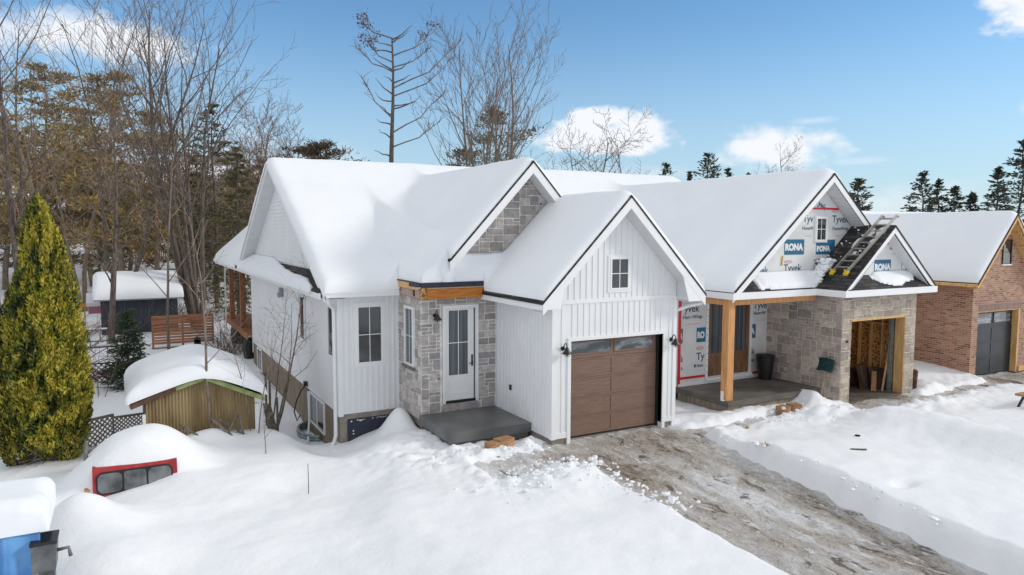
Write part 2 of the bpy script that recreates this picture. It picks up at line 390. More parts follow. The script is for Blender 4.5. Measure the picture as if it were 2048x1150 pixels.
mv = N.new('ShaderNodeMix'); mv.data_type = 'RGBA'; L.new(fill_veil, mv.inputs[0]); L.new(mx.outputs[2], mv.inputs[6]); mv.inputs[7].default_value = FILL_VEIL
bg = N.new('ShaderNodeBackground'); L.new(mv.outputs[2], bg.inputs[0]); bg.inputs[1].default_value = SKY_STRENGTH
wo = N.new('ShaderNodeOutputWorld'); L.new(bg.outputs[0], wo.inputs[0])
sun = bpy.data.lights.new('sun', 'SUN'); sun.energy = SUN_POWER; sun.angle = R(SUN_ANGLE); sun.color = (1, .965, .91)
so = bpy.data.objects.new('sun', sun); COL.objects.link(so)
sd = Vector((math.sin(SUN_AZ) * math.cos(SUN_EL), math.cos(SUN_AZ) * math.cos(SUN_EL), math.sin(SUN_EL)))
so.rotation_euler = (-sd).to_track_quat('-Z', 'Y').to_euler(); so.location = sd * 60
vs = scene.view_settings; vs.view_transform = 'Standard'; vs.look = 'None'; vs.gamma = 1; vs.exposure = EXPOSURE
cy = scene.cycles; cy.max_bounces = 8; cy.diffuse_bounces = 5; cy.glossy_bounces = 3; cy.use_denoising = True

# ------------------------------------------------------------------ terrain
PATH = [(12.2, 13.1), (13.4, 12.95), (14.6, 13.05), (16.2, 13.15), (17.0, 12.75), (18, 12.66), (20, 12.57), (22.2, 12.48), (23.9, 12.7), (25.3, 12.6)]
def drive_sd(x, y):
    """signed distance to the cleared ground, negative inside"""
    def boxd(x0, x1, y0, y1):
        dx = np.maximum(x0 - x, x - x1); dy = np.maximum(y0 - y, y - y1)
        return np.where((dx < 0) & (dy < 0), np.maximum(dx, dy), np.hypot(np.maximum(dx, 0), np.maximum(dy, 0)))
    xr = 12.28 - .19 * np.clip(12.6 - y, 0, 12)
    d = np.maximum(np.maximum(8.42 - .10 * sstep(11, 8, y) - x, x - xr), y - 13.95)
    d = np.minimum(d, boxd(6.5, 9, 12.25, 13.55))
    d = np.minimum(d, boxd(18.3, 21.2, 12.6, 14.5))
    d = np.minimum(d, boxd(25.2, 28.8, -6, 13.6))
    for (ax, ay), (bx, by) in zip(PATH[:-1], PATH[1:]):
        t = np.clip(((x - ax) * (bx - ax) + (y - ay) * (by - ay)) / ((bx - ax) ** 2 + (by - ay) ** 2), 0, 1)
        d = np.minimum(d, np.hypot(x - ax - t * (bx - ax), y - ay - t * (by - ay)) - .27)
    return d
CP = np.array([(8.2, 12, .14), (8.2, 8, .14), (8.2, 4, .14), (8.2, 0, .14), (5.5, 8, .1), (5, 12, .0), (3, 6, -.05), (2.5, 12, -.2), (3.2, 14.3, -.3), (0, 5, -.4),
               (0, 10, -.45), (-3, 10, -.7), (-3, 14, -.7), (-5, 5, -.7), (-3, 18, -.75), (-6, 22, -.8), (-.75, 15.95, -.47), (-.3, 15.95, -.40), (.2, 15.95, -.29), (.6, 15.95, -.19), (1.0, 15.95, -.03), (-.75, 16.15, -.46), (.2, 16.15, -.29), (2.2, 15.8, -.12), (1.3, 17.6, .02), (2.9, 18.3, -.02), (.5, 18.4, -.05), (1.7, 18.35, .05), (2.9, 17.2, -.15), (1.7, 20.5, -.3), (-.9, 19.2, -.5), (-.4, 22.5, -.8),
               (4.5, 17.6, -.72), (5.0, 18.3, -.72), (5.6, 18.2, -.45), (6.5, 17.5, -.3), (6.5, 16.2, -.12), (6.0, 15.4, -.08), (7, 14.6, -.02), (6, 13.7, -.02), (8.6, 14.3, -.05),
               (4.2, 19.5, -1.15), (4.5, 21.7, -1.18), (4.4, 25, -.98), (4.3, 28.5, -.9), (4.0, 33, -.75), (0, 28, -.75), (0, 38, -.7), (3, 40, -.7), (-5, 45, -.7), (8, 45, -.7), (-8, 32, -.7),
               (12.5, 10, .42), (11.8, 6, .46), (12.2, 8, .45), (12.7, 12, .16), (13.2, 14.5, -.02), (13.2, 17, .0), (14.5, 12, .22), (15.5, 10, .36), (14.5, 8, .38), (17, 12.3, .08), (17.3, 13.0, 0), (18.5, 12, .0), (19, 7, .12), (20, 11, .08), (19, 10, .06), (20.5, 9, .08), (19, 12.9, -.02), (21.5, 12.9, .02),
               (16, 3, .3), (23, 11.5, .1), (22.5, 13.3, .04), (24, 8, .08), (13, 0, .25), (22, 0, .2), (24, 15, .3), (30, 10, .1), (31, 14, .1), (18, 40, -.3), (40, 20, 0), (40, 0, 0), (10, -8, .1), (-10, -8, -.5)])
def ground_z(x, y, detail=True):
    x = np.asarray(x, float); y = np.asarray(y, float)
    W_ = 0; Z = 0
    for cx, cy0, cz in CP:
        r2_ = ((x - cx) ** 2 + (y - cy0) ** 2) / 1.0 + .35
        w_ = 1 / r2_ ** 2; W_ = W_ + w_; Z = Z + w_ * cz
    z = Z / W_
    def g(cx, cy0, sx, sy, h, rot=0.):
        c, s = math.cos(R(rot)), math.sin(R(rot)); dx = x - cx; dy = y - cy0
        u = (dx * c + dy * s) / sx; v = (-dx * s + dy * c) / sy
        return h * np.exp(-(u * u + v * v))
    z = z + g(6.25, 17.55, .42, .55, .62) + g(6.0, 16.0, 1.0, .8, .16)            # pile by the entry
    z = z + g(-.85, 14.2, .72, .75, .62) + g(-.4, 12.8, .9, 1.6, .30)           # mound before the truck cap
    z = z + g(1.75, 18.2, .55, .35, .18)
    M_ = np.exp(-(((x - .15) / 1.12) ** 2 + ((y - 17.0) / 1.12) ** 2) ** 1.5); z = z + (.95 - .3 * np.clip(z + .2, -1, 1)) * M_ * sstep(16.20, 16.44, y)
    z = z + g(15.8, 11.95, .9, .42, .24) + g(16.4, 10.9, .8, 1.0, .36) + g(16.7, 9.2, .9, 1.2, .42) + g(16.2, 7.2, 1.0, 1.4, .42)
    z = z + g(17.3, 13.75, .32, .6, .34) + g(22.3, 13.2, .5, .9, .25) + g(20.3, 11.85, 1.7, .35, .14, -4) + g(13.5, 13.9, .6, .5, .12)
    z = z + g(7.9, 11.4, .9, .5, .12) + g(7.3, 13.95, .35, .18, .10) + g(8.2, 14.15, .3, .3, .18)
    far = sstep(52, 150, np.hypot(x, y)); z = z + far * 12.5 * sstep(-.9, .8, 1 - np.arctan2(x, np.maximum(y, 1e-3)) / .9)
    if detail:
        z = z + .10 * fbm(x * .45, y * .45, 1, 3) + .035 * fbm(x * 1.6, y * 1.6, 5, 3)
        sd_ = drive_sd(x, y)
        rough = np.exp(-np.clip(sd_, 0, 9) / .55) * sstep(9.5, 12.5, y) + .9 * np.exp(-(((x - 6.2) / 1.5) ** 2 + ((y - 15.0) / 1.6) ** 2)) + .7 * np.exp(-(((x - 16.2) / 1.7) ** 2 + ((y - 12.0) / 1.1) ** 2)) + .6*np.exp(-(((x - 21) / 2.5) ** 2 + ((y - 12.0) / .7) ** 2)) + .8*np.exp(-(((x - 7.2) / .9) ** 2 + ((y - 11.6) / .7) ** 2))
        rough = rough + .25 * np.exp(-(((x - 18) / 2.2) ** 2 + ((y - 9) / 2.6) ** 2))
        z = z + np.clip(rough, 0, 1.1) * (.20 * np.abs(fbm(x * 2.6, y * 2.6, 9, 4)) + .085 * fbm(x * 7, y * 7, 12, 3))
        z = z + .012 * fbm(x * 4.5, y * 4.5, 77, 3)
        for fx, fy, s_ in [(12.25, 7.6, .2), (12.6, 5.55, .13), (12.95, 5.35, .13), (6.9, 13.0, .14), (5.9, 13.7, .12), (5.6, 14.4, .13), (6.15, 14.7, .1), (5.2, 15.2, .12)]:
            z = z - .09 * np.exp(-(((x - fx) / (s_ * 1.25)) ** 2 + ((y - fy) / (s_ * .75)) ** 2) ** 2)
    return z
def gz(x, y): return float(ground_z(np.array([x]), np.array([y]), False)[0])
def axis(a, b, near0, near1, step, grow=1.12):
    v = list(np.arange(near0, near1 + 1e-6, step)); s = step; q = near1
    while q < b: s *= grow; q += s; v.append(q)
    s = step; q = near0; pre = []
    while q > a: s *= grow; q -= s; pre.append(q)
    return np.array(pre[::-1] + v)
def grid_mesh(name, X, Y, Z, m, keep=None, attrs=None):
    XX, YY = np.meshgrid(X, Y); V = np.stack([XX.ravel(), YY.ravel(), Z.ravel()], 1); nx, ny = len(X), len(Y)
    I = np.arange(nx * ny).reshape(ny, nx)
    F = np.stack([I[:-1, :-1], I[:-1, 1:], I[1:, 1:], I[1:, :-1]], -1).reshape(-1, 4)
    if keep is not None:
        k = (keep[:-1, :-1] | keep[:-1, 1:] | keep[1:, 1:] | keep[1:, :-1]).ravel(); F = F[k]
        used = np.unique(F); mp = np.zeros(nx * ny, int); mp[used] = np.arange(len(used)); F = mp[F]; V = V[used]
        if attrs: attrs = {a: v.ravel()[used] for a, v in attrs.items()}
    return np_mesh(name, V, F, m, attrs=attrs)
GX = axis(-900, 900, -4.5, 26, .075, 1.07); GY = axis(-300, 1400, 4.2, 20, .075, 1.045)
XX, YY = np.meshgrid(GX, GY)
SD = drive_sd(XX, YY); Z = ground_z(XX, YY)
jag = .10 * fbm(XX * 2.3, YY * 2.3, 21, 4)
inside = sstep(.02, -.16, SD + jag)
bankw = sstep(-.02, .24, SD + jag * .7)
Z = Z * 1.0 - (1 - bankw) * np.maximum(Z + .06, 0) * 1.0; Z = Z - inside * .30
# hollow under the houses and porches so that nothing pokes through a floor
for x0, x1, y0, y1, zz in [(8.75, 12.3, 13.95, 32, -.5), (18.1, 21.4, 13.3, 20, -.5), (6.6, 12.3, 16.8, 32, -.6), (5.0, 12.3, 18.4, 32, -1.5), (6.62, 8.6, 14.86, 17, -.3), (14.35, 21.4, 14.1, 30, -.6), (25.1, 32, 13.6, 22, -.5)]:
    msk = (XX > x0) & (XX < x1) & (YY > y0) & (YY < y1); Z = np.where(msk, np.minimum(Z, zz), Z)
g = grid_mesh('snowy_ground', GX, GY, Z, 'snow'); tag(g, kind='structure')
DX = np.arange(6.0, 29.2, .06); DY = np.arange(-5, 14.7, .06)
XX, YY = np.meshgrid(DX, DY); SD = drive_sd(XX, YY)
lump = np.abs(fbm(XX * 2.2, YY * 1.1, 31, 4)); ruts = .03 * np.sin((XX - 10.1) * 4.2 + .6 * fbm(XX * .6, YY * .3, 3, 2)) * sstep(13, 10, YY)
Zd = -.065 + .08 * lump + ruts * .6 + .05 * fbm(XX * 5, YY * 3.4, 44, 4)
Zd = np.where(YY > 13.85, np.minimum(Zd, -.02), Zd)
clean = sstep(-.45, .05, SD) * .30 + sstep(13.0, 11.2, YY) * sstep(11, 8.5, XX) * .04
clean = clean + np.exp(-(((XX - 10.1) / .55) ** 2 + ((YY - 9.0) / 2.6) ** 2)) * .30 + np.exp(-(((XX - 7.2) / .9) ** 2 + ((YY - 12.9) / .6) ** 2)) * .42 - np.exp(-(((XX - 9.4) / .8) ** 2 + ((YY - 11.2) / .9) ** 2)) * .22
clean = clean + sstep(12.4, 13.5, XX) * .12 * sstep(17.5, 16.5, XX)
dv = grid_mesh('driveway', DX, DY, Zd, 'packed_ice', keep=(SD < .34) & ~((XX > 18.5) & (XX < 21) & (YY > 13.6)), attrs={'clean': clean}); tag(dv, kind='structure')
# ------------------------------------------------------------------ building helpers
def clip_poly(p, a, b, c):
    """keep a*u+b*v<=c"""
    out = []
    for i in range(len(p)):
        P_, Q_ = p[i], p[(i + 1) % len(p)]; dp = a * P_[0] + b * P_[1] - c; dq = a * Q_[0] + b * Q_[1] - c
        if dp <= 0: out.append(P_)
        if (dp < 0 < dq) or (dq < 0 < dp):
            t = dp / (dp - dq); out.append((P_[0] + t * (Q_[0] - P_[0]), P_[1] + t * (Q_[1] - P_[1])))
    return out
def stone_wall(mb, conv, u0, u1, v0, v1, pal, mortar, unit=(.085, .072), sizes=None, seed=1, halfplanes=(), holes=(), gap=.007, depth=.022):
    """ashlar of cut stones; conv(u, v, d) -> point, d = how far the face stands out"""
    rg = random.Random(seed); nu = max(1, round((u1 - u0) / unit[0])); nv = max(1, round((v1 - v0) / unit[1]))
    du = (u1 - u0) / nu; dv_ = (v1 - v0) / nv; occ = [[False] * nu for _ in range(nv)]
    for (a, b, c, d) in holes:
        for j in range(nv):
            for i in range(nu):
                cu, cv = u0 + (i + .5) * du, v0 + (j + .5) * dv_
                if a < cu < b and c < cv < d: occ[j][i] = True
    pl = [(u0, v0), (u1, v0), (u1, v1), (u0, v1)]
    for hp in halfplanes: pl = clip_poly(pl, *hp)
    if holes:
        us = sorted({u0, u1, *[h[0] for h in holes], *[h[1] for h in holes]}); vs_ = sorted({v0, v1, *[h[2] for h in holes], *[h[3] for h in holes]})
        for a, b in zip(us[:-1], us[1:]):
            for c, d in zip(vs_[:-1], vs_[1:]):
                if a < u0 - 1e-6 or b > u1 + 1e-6 or c < v0 - 1e-6 or d > v1 + 1e-6: continue
                if any(h[0] <= (a + b) / 2 <= h[1] and h[2] <= (c + d) / 2 <= h[3] for h in holes): continue
                q = [(a, c), (b, c), (b, d), (a, d)]
                for hp in halfplanes: q = clip_poly(q, *hp)
                if len(q) > 2: mb.poly([conv(u, v, 0) for u, v in q], mortar)
    else: mb.poly([conv(u, v, 0) for u, v in pl], mortar)
    sizes = sizes or [(5, 3), (4, 3), (3, 3), (4, 2), (3, 2), (5, 2), (3, 1), (2, 1), (2, 2), (4, 1), (6, 2), (2, 3)]
    for j in range(nv):
        for i in range(nu):
            if occ[j][i]: continue
            opts = []
            for (a, b) in sizes:
                if i + a <= nu and j + b <= nv and not any(occ[jj][ii] for jj in range(j, j + b) for ii in range(i, i + a)): opts.append((a, b))
            a, b = rg.choice(opts) if opts else (1, 1)
            if opts:
                k = i + a   # never leave a one-unit sliver
                if k == nu - 1 and not occ[j][k]: 
                    cand = [o for o in opts if o[0] != a]; 
                    if cand: a, b = rg.choice(cand)
            for jj in range(j, j + b):
                for ii in range(i, i + a): occ[jj][ii] = True
            x0, x1, y0, y1 = u0 + i * du + gap, u0 + (i + a) * du - gap, v0 + j * dv_ + gap, v0 + (j + b) * dv_ - gap
            e = .006
            jit = lambda: rg.uniform(-e, e)
            q = [(x0 + jit(), y0 + jit()), (x1 + jit(), y0 + jit()), (x1 + jit(), y1 + jit()), (x0 + jit(), y1 + jit())]
            for hp in halfplanes:
                q = clip_poly(q, *hp)
                if len(q) < 3: break
            if len(q) < 3: continue
            cu = sum(p[0] for p in q) / len(q); cv = sum(p[1] for p in q) / len(q)
            c0 = rg.choice(pal); k = rg.uniform(.82, 1.18); c0 = tuple(x * k for x in c0)
            d0 = depth * rg.uniform(.6, 1.2)
            f = [(cu + (u - cu) * .93, cv + (v - cv) * .93) for u, v in q]
            tl = [rg.uniform(-.004, .004) for _ in q]
            A = [conv(u, v, 0) for u, v in q]; B = [conv(u, v, d0 + t) for (u, v), t in zip(f, tl)]
            mb.poly(B, c0); n = len(q)
            for s in range(n):
                r = (s + 1) % n; mb.poly([A[s], A[r], B[r], B[s]], tuple(x * .93 for x in c0))

def battens(mb, axis_, c, out, u0, u1, bot, top, pitch=.168, holes=(), wdt=.032, th=.014):
    """raised ribs of vertical siding; axis_ 'x': wall plane y=c running along x"""
    n = round((u1 - u0) / pitch); p = (u1 - u0) / n
    for i in range(1, n):
        u = u0 + i * p; t = top(u) if callable(top) else top
        segs = [(bot, t)]
        for a, b, z0, z1 in holes:
            if a - .02 < u < b + .02:
                ns = []
                for s0, s1 in segs:
                    if z0 > s0: ns.append((s0, min(z0, s1)))
                    if z1 < s1: ns.append((max(z1, s0), s1))
                segs = ns
        for s0, s1 in segs:
            if s1 - s0 < .03: continue
            if axis_ == 'x': mb.box(u - wdt / 2, u + wdt / 2, c, c + out * th, s0, s1)
            else: mb.box(c, c + out * th, u - wdt / 2, u + wdt / 2, s0, s1)

def laps(mb, x, out, z0, z1, yrange, h=.105, th=.018):
    """clapboards on the plane x=const; yrange(z) -> (y0, y1)"""
    z = z0
    while z < z1 - .01:
        t = min(z + h, z1); a = yrange(z); b = yrange(t)
        if b[1] - b[0] < .05: break
        xo = x + out * th; xi = x + out * .002
        mb.poly([(xo, a[0], z), (xo, a[1], z), (xi, b[1], t), (xi, b[0], t)][::(-1 if out < 0 else 1)])
        mb.poly([(xo, a[0], z), (xi, a[0], z), (xi, a[1], z), (xo, a[1], z)][::(-1 if out < 0 else 1)])
        z = t

def window_y(parent, x0, x1, z0, z1, y, cols=2, rows=2, frame='white_trim', glass='glass', fw_=.05, casing=.06, proud=.035, mun=.018):
    """window in a wall facing -Y (x0..z1 = glass)"""
    mb = MB()
    def ring(a0, a1, b0, b1, w_, yf, yb):
        mb.box(a0 - w_, a1 + w_, yf, yb, b1, b1 + w_); mb.box(a0 - w_, a1 + w_, yf, yb, b0 - w_, b0)
        mb.box(a0 - w_, a0, yf, yb, b0, b1); mb.box(a1, a1 + w_, yf, yb, b0, b1)
    ring(x0, x1, z0, z1, fw_, y - proud, y + .01)
    if casing: ring(x0 - fw_, x1 + fw_, z0 - fw_, z1 + fw_, casing, y - proud + .012, y + .01)
    o = mb.build('window', frame, parent)
    g_ = MB(); g_.box(x0 - .004, x1 + .004, y - .012, y - .008, z0 - .004, z1 + .004); g_.build('pane', glass, o)
    if cols > 1 or rows > 1:
        m_ = MB()
        for i in range(1, cols): u = x0 + (x1 - x0) * i / cols; m_.box(u - mun / 2, u + mun / 2, y - .022, y - .0125, z0, z1)
        for j in range(1, rows): v = z0 + (z1 - z0) * j / rows; m_.box(x0, x1, y - .023, y - .0126, v - mun / 2, v + mun / 2)
        m_.build('muntin', frame, o)
    return o
def window_x(parent, y0, y1, z0, z1, x, out=-1, cols=1, rows=1, frame='white_trim', glass='glass', fw_=.05, proud=.035, mun=.018, name='window'):
    mb = MB(); xf, xb = x + out * proud, x - out * .01
    mb.box(xf, xb, y0 - fw_, y1 + fw_, z1, z1 + fw_); mb.box(xf, xb, y0 - fw_, y1 + fw_, z0 - fw_, z0)
    mb.box(xf, xb, y0 - fw_, y0, z0, z1); mb.box(xf, xb, y1, y1 + fw_, z0, z1)
    o = mb.build(name, frame, parent)
    g_ = MB(); g_.box(x + out * .008, x + out * .012, y0 - .004, y1 + .004, z0 - .004, z1 + .004); g_.build('pane', glass, o)
    if cols > 1 or rows > 1:
        m_ = MB()
        for i in range(1, cols): u = y0 + (y1 - y0) * i / cols; m_.box(x + out * .0125, x + out * .022, u - mun / 2, u + mun / 2, z0, z1)
        for j in range(1, rows): v = z0 + (z1 - z0) * j / rows; m_.box(x + out * .0126, x + out * .023, y0, y1, v - mun / 2, v + mun / 2)
        m_.build('muntin', frame, o)
    return o
def wall_lamp(parent, x, y, z, s=1.):
    """gooseneck barn lamp on a wall facing -Y"""
    b = MB()
    b.tube([(x, y - .001, z), (x, y - .025, z)], [.055 * s, .05 * s], 14)
    arc = [(x, y - .02, z), (x, y - .05 * s, z + .02 * s), (x, y - .075 * s, z + .10 * s), (x, y - .125 * s, z + .135 * s), (x, y - .17 * s, z + .10 * s), (x, y - .18 * s, z + .03 * s)]
    b.tube(arc, .011 * s, 8)
    o = b.build('wall_lamp', 'black_metal', parent)
    h = MB(); h.lathe(x, y - .18 * s, [(.022 * s, z + .045 * s), (.045 * s, z + .02 * s), (.055 * s, z - .02 * s), (.115 * s, z - .085 * s), (.118 * s, z - .095 * s)], 18); h.build('lamp_shade', 'black_metal', o)
    q = MB()
    for k in range(6):
        a = k * math.pi / 3; c, sn = math.cos(a), math.sin(a)
        q.tube([(x + c * .055 * s, y - .18 * s + sn * .055 * s, z - .09 * s), (x + c * .058 * s, y - .18 * s + sn * .058 * s, z - .14 * s), (x + c * .025 * s, y - .18 * s + sn * .025 * s, z - .165 * s)], .004 * s, 5)
    q.build('cage', 'black_metal', o)
    bl = MB(); bl.lathe(x, y - .18 * s, [(.014 * s, z - .08 * s), (.028 * s, z - .11 * s), (.024 * s, z - .135 * s), (.006 * s, z - .15 * s)], 10); bl.build('bulb', 'glass', o)
    return o

def rake(mb, c, ax, u0, z0, u1, z1, depth=.24, th=.03, out=-1):
    """fascia board along a sloping roof edge lying in plane y=c (ax 'x') or x=c (ax 'y')"""
    if ax == 'x': mb.prism([(u0, c, z0), (u1, c, z1), (u1, c, z1 - depth), (u0, c, z0 - depth)], (0, th * -out, 0))
    else: mb.prism([(c, u0, z0), (c, u1, z1), (c, u1, z1 - depth), (c, u0, z0 - depth)], (th * -out, 0, 0))

def roof_snow(name, parent, xs, ys, h, base, dom, sd, T=.22, r=.28, step=.09, seed=3, amp=.03, edge=.03):
    """snow lying on roof h(x,y); dom = footprint mask, sd = distance to the free edge"""
    def fill(br):
        v = []
        for a, b in zip(br[:-1], br[1:]): n = max(1, round((b - a) / step)); v += [a + (b - a) * i / n for i in range(n)]
        return np.array(v + [br[-1]])
    X, Y = fill(xs), fill(ys); XX, YY = np.meshgrid(X, Y)
    hh = h(XX, YY); d = np.clip(sd(XX, YY) + .04 * fbm(XX * 1.7, YY * 1.7, seed + 5, 3), 0, None); q = np.clip(d / r, 0, 1)
    t = edge + (T - edge) * np.sqrt(np.clip(1 - (1 - q) ** 2, 0, 1)) + amp * fbm(XX * .5, YY * .5, seed, 3) * q + .012 * fbm(XX * 2.2, YY * 2.2, seed + 2, 3) * q
    Z = hh + np.maximum(t, edge * .6); nx, ny = len(X), len(Y)
    cx_, cy0 = np.meshgrid((X[:-1] + X[1:]) / 2, (Y[:-1] + Y[1:]) / 2); K = dom(cx_, cy0)
    I = np.arange(nx * ny).reshape(ny, nx); F = []
    top = np.stack([XX.ravel(), YY.ravel(), Z.ravel()], 1); bz = base(XX, YY).ravel(); bot = np.stack([XX.ravel(), YY.ravel(), bz], 1); n0 = nx * ny
    jj, ii = np.nonzero(K)
    Ft = np.stack([I[jj, ii], I[jj, ii + 1], I[jj + 1, ii + 1], I[jj + 1, ii]], 1)
    def edge_faces(mask_nb, a, b):
        return np.stack([b[mask_nb], a[mask_nb], a[mask_nb] + n0, b[mask_nb] + n0], 1)
    Kp = np.pad(K, 1); S = []
    S.append(edge_faces(K & ~Kp[:-2, 1:-1], I[:-1, :-1], I[:-1, 1:])); S.append(edge_faces(K & ~Kp[2:, 1:-1], I[1:, 1:], I[1:, :-1]))
    S.append(edge_faces(K & ~Kp[1:-1, :-2], I[1:, :-1], I[:-1, :-1])); S.append(edge_faces(K & ~Kp[1:-1, 2:], I[:-1, 1:], I[1:, 1:]))
    F = np.concatenate([Ft] + S); V = np.concatenate([top, bot]); used = np.unique(F); mp = np.zeros(len(V), int); mp[used] = np.arange(len(used))
    return np_mesh(name, V[used], mp[F], 'roof_snow', parent)
def rectd(x, y, x0, x1, y0, y1): return np.minimum(np.minimum(x - x0, x1 - x), np.minimum(y - y0, y1 - y))
def garage_door(parent, x0, x1, z0, z1, y, m, rows, lites=True):
    """sectional door: rows of framed panels, glass lights in the top row"""
    b = MB(); b.box(x0, x1, y, y + .05, z0, z1); d = b.build('garage_door', m, parent)
    H_ = (z1 - z0) / rows; xm = (x0 + x1) / 2; p = MB(); s = MB()
    for r in range(rows):
        a, c = z0 + r * H_, z0 + (r + 1) * H_
        s.box(x0, x1, y - .003, y + .001, c - .004, c + .003)
        for u0, u1 in ((x0 + .05, xm - .04), (xm + .04, x1 - .05)):
            if r == rows - 1 and lites: continue
            lo, hi = a + .045, c - .045
            # raised rail round a sunk field
            p.box(u0 - .05 if u0 < xm else u0 - .04, u0, y - .012, y, a + .004, c - .004); p.box(u1, u1 + .05 if u1 > xm else u1 + .04, y - .012, y, a + .004, c - .004)
            p.box(u0, u1, y - .012, y, a + .004, lo); p.box(u0, u1, y - .012, y, hi, c - .004)
    p.build('panel_frame', m, d); s.build('joint', 'rubber', d)
    if lites:
        for u0, u1 in ((x0 + .09, xm - .07), (xm + .07, x1 - .13)):
            a, c = z1 - H_ + .13, z1 - .08; f = MB()
            f.box(u0 - .035, u1 + .035, y - .02, y, c, c + .035); f.box(u0 - .035, u1 + .035, y - .02, y, a - .035, a); f.box(u0 - .035, u0, y - .02, y, a, c); f.box(u1, u1 + .035, y - .02, y, a, c)
            o = f.build('window', m, d); g_ = MB(); g_.box(u0, u1, y - .008, y - .004, a, c); g_.build('pane', 'glass_painted_reflection', o)
    q = MB(); q.box(x0, x1, y - .01, y + .05, z0 - .045, z0 - .002); q.build('bottom_seal', 'rubber', d)
    return d
# ================================================================== HOUSE 1 (white)
H1 = empty('house', (8.67, 13.85, 0), 'white sided house with grey stone entry and brown garage door, roofs deep in snow', 'house', 'new houses in a row')
GW0, GW1, GF = 8.67, 12.37, 13.85
# foundation
b = MB(); b.box(GW0 + .02, GW0 + .50, GF + .02, GF + .5, -.8, .09); b.box(GW1 - .36, GW1 - .02, GF + .02, GF + .5, -.8, .09)
b.box(GW0 + .02, GW0 + .4, GF + .5, 16.68, -.8, .09); b.box(GW1 - .4, GW1 - .02, GF + .5, 32, -.8, .09)
b.box(4.93, 6.58, 18.35, 18.6, -1.8, .11); b.box(4.93, 5.2, 18.6, 32.05, -1.8, .14); b.box(6.59, 6.8, 16.74, 18.35, -.8, .13); b.box(6.8, 8.69, 16.74, 16.9, -.8, .2)
b.box(9.1, 12.0, 14.0, 16.6, -.7, -.015)
b.build('foundation', 'concrete', H1)
b = MB(); b.box(4.905, 4.925, 18.9, 32, -1.6, .135)
for k in range(60): b.box(4.898, 4.906, 18.95 + k * .22, 18.957 + k * .22, -1.6, .13)
b.build('formed_concrete', 'form_boards', H1)
b = MB(); b.box(5.12, 6.55, 18.325, 18.345, -1.4, -.04); b.box(6.565, 6.585, 16.9, 18.32, -1.2, -.06); dm = b.build('drainage_membrane', 'dimple', H1)
b = MB(); rg = random.Random(2)
for xx, zz in [(5.22, -.10), (5.27, -.36), (5.27, -.44), (5.8, -.08)] + [(5.38 + k * .035, -.09 + rg.uniform(-.01, .01)) for k in range(7)] + [(5.9 + k * .04, -.075 + rg.uniform(-.012, .012)) for k in range(8)]:
    s = rg.uniform(.008, .016) if zz > -.095 and zz != -.10 else .022
    b.tube([(xx, 18.322, zz), (xx, 18.312, zz)], s, 8)
for k in range(7): b.tube([(6.563, 18.2 - k * .16, -.1), (6.553, 18.2 - k * .16, -.1)], .014, 8)
b.build('white_dots', 'white_plain', dm)

# ---- garage walls
OP0, OP1, OPZ = 9.17, 11.95, 2.37
gt = lambda u: 5.49 - abs(u - 10.55) * 1.0
b = MB(); y = GF
b.box(GW0, OP0, y, y + .14, .09, 3.3); b.box(OP1, GW1, y, y + .14, .09, 3.3); b.box(OP0, OP1, y, y + .14, OPZ, 3.3)
b.prism([(GW0, y + .001, 3.3), (GW1, y + .001, 3.3), (GW1, y + .001, gt(GW1)), (10.55, y + .001, gt(10.55)), (GW0, y + .001, gt(GW0))], (0, .138, 0))
b.build('front_wall', 'white_siding', H1)
b = MB(); battens(b, 'x', y, -1, GW0 + .12, OP0 - .1, .22, 3.25, pitch=.14); battens(b, 'x', y, -1, OP1 + .1, GW1 - .1, .22, 3.25, pitch=.14)
battens(b, 'x', y, -1, OP0 - .12, OP1 + .10, OPZ + .1, 3.25); battens(b, 'x', y, -1, GW0 + .1, GW1 - .06, 3.36, gt, holes=[(10.22, 10.9, 3.46, 4.4)])
b.build('battens', 'white_siding', H1)
b = MB(); b.box(GW0 - .02, GW0 + .10, y - .022, y + .1, .08, 3.3); b.box(GW1 - .09, GW1 + .02, y - .022, y + .1, -.05, 3.3)   # corner posts
b.box(GW0 + .1, OP0 - .09, y - .018, y, .09, .22); b.box(OP1 + .09, GW1 - .09, y - .018, y, .09, .22)
b.box(GW0 + .1, GW1 - .09, y - .022, y, 3.25, 3.345)
b.box(OP0 - .09, OP0, y - .03, y + .19, -.08, OPZ + .09); b.box(OP1, OP1 + .09, y - .03, y + .19, -.08, OPZ + .09); b.box(OP0, OP1, y - .03, y + .19, OPZ, OPZ + .09)
b.build('door_casing', 'white_trim', H1)
b = MB(); b.box(OP1 - .06, OP1 - .001, y + .13, y + .19, -.02, OPZ); b.build('weatherstrip', 'rubber', H1)
garage_door(H1, OP0 + .004, OP1 - .05, .03, OPZ - .003, y + .195, 'garage_brown', 5)
# left side wall of the garage
b = MB(); b.box(GW0, GW0 + .14, y + .14, 16.72, .10, 3.4); b.box(GW1 - .14, GW1, y + .14, 31, .10, 3.4); b.build('side_wall', 'white_siding', H1)
b = MB(); battens(b, 'y', GW0, -1, y + .10, 16.70, .22, 3.3, pitch=.168, wdt=.05, th=.028); b.build('battens', 'white_siding', H1)
b = MB(); b.box(GW0 - .018, GW0, y + .10, 16.70, .095, .22); b.build('base_trim', 'white_trim', H1)
b = MB(); b.box(GW0 - .03, GW0, 15.80, 15.88, .88, 1.02); o = b.build('outlet_box', 'black_metal', H1)
window_y(H1, 10.32, 10.80, 3.58, 4.27, y, 2, 2, fw_=.045, casing=.06)
wall_lamp(H1, 8.95, y, 2.22, 1.05); wall_lamp(H1, 12.21, y, 2.20, 1.05)

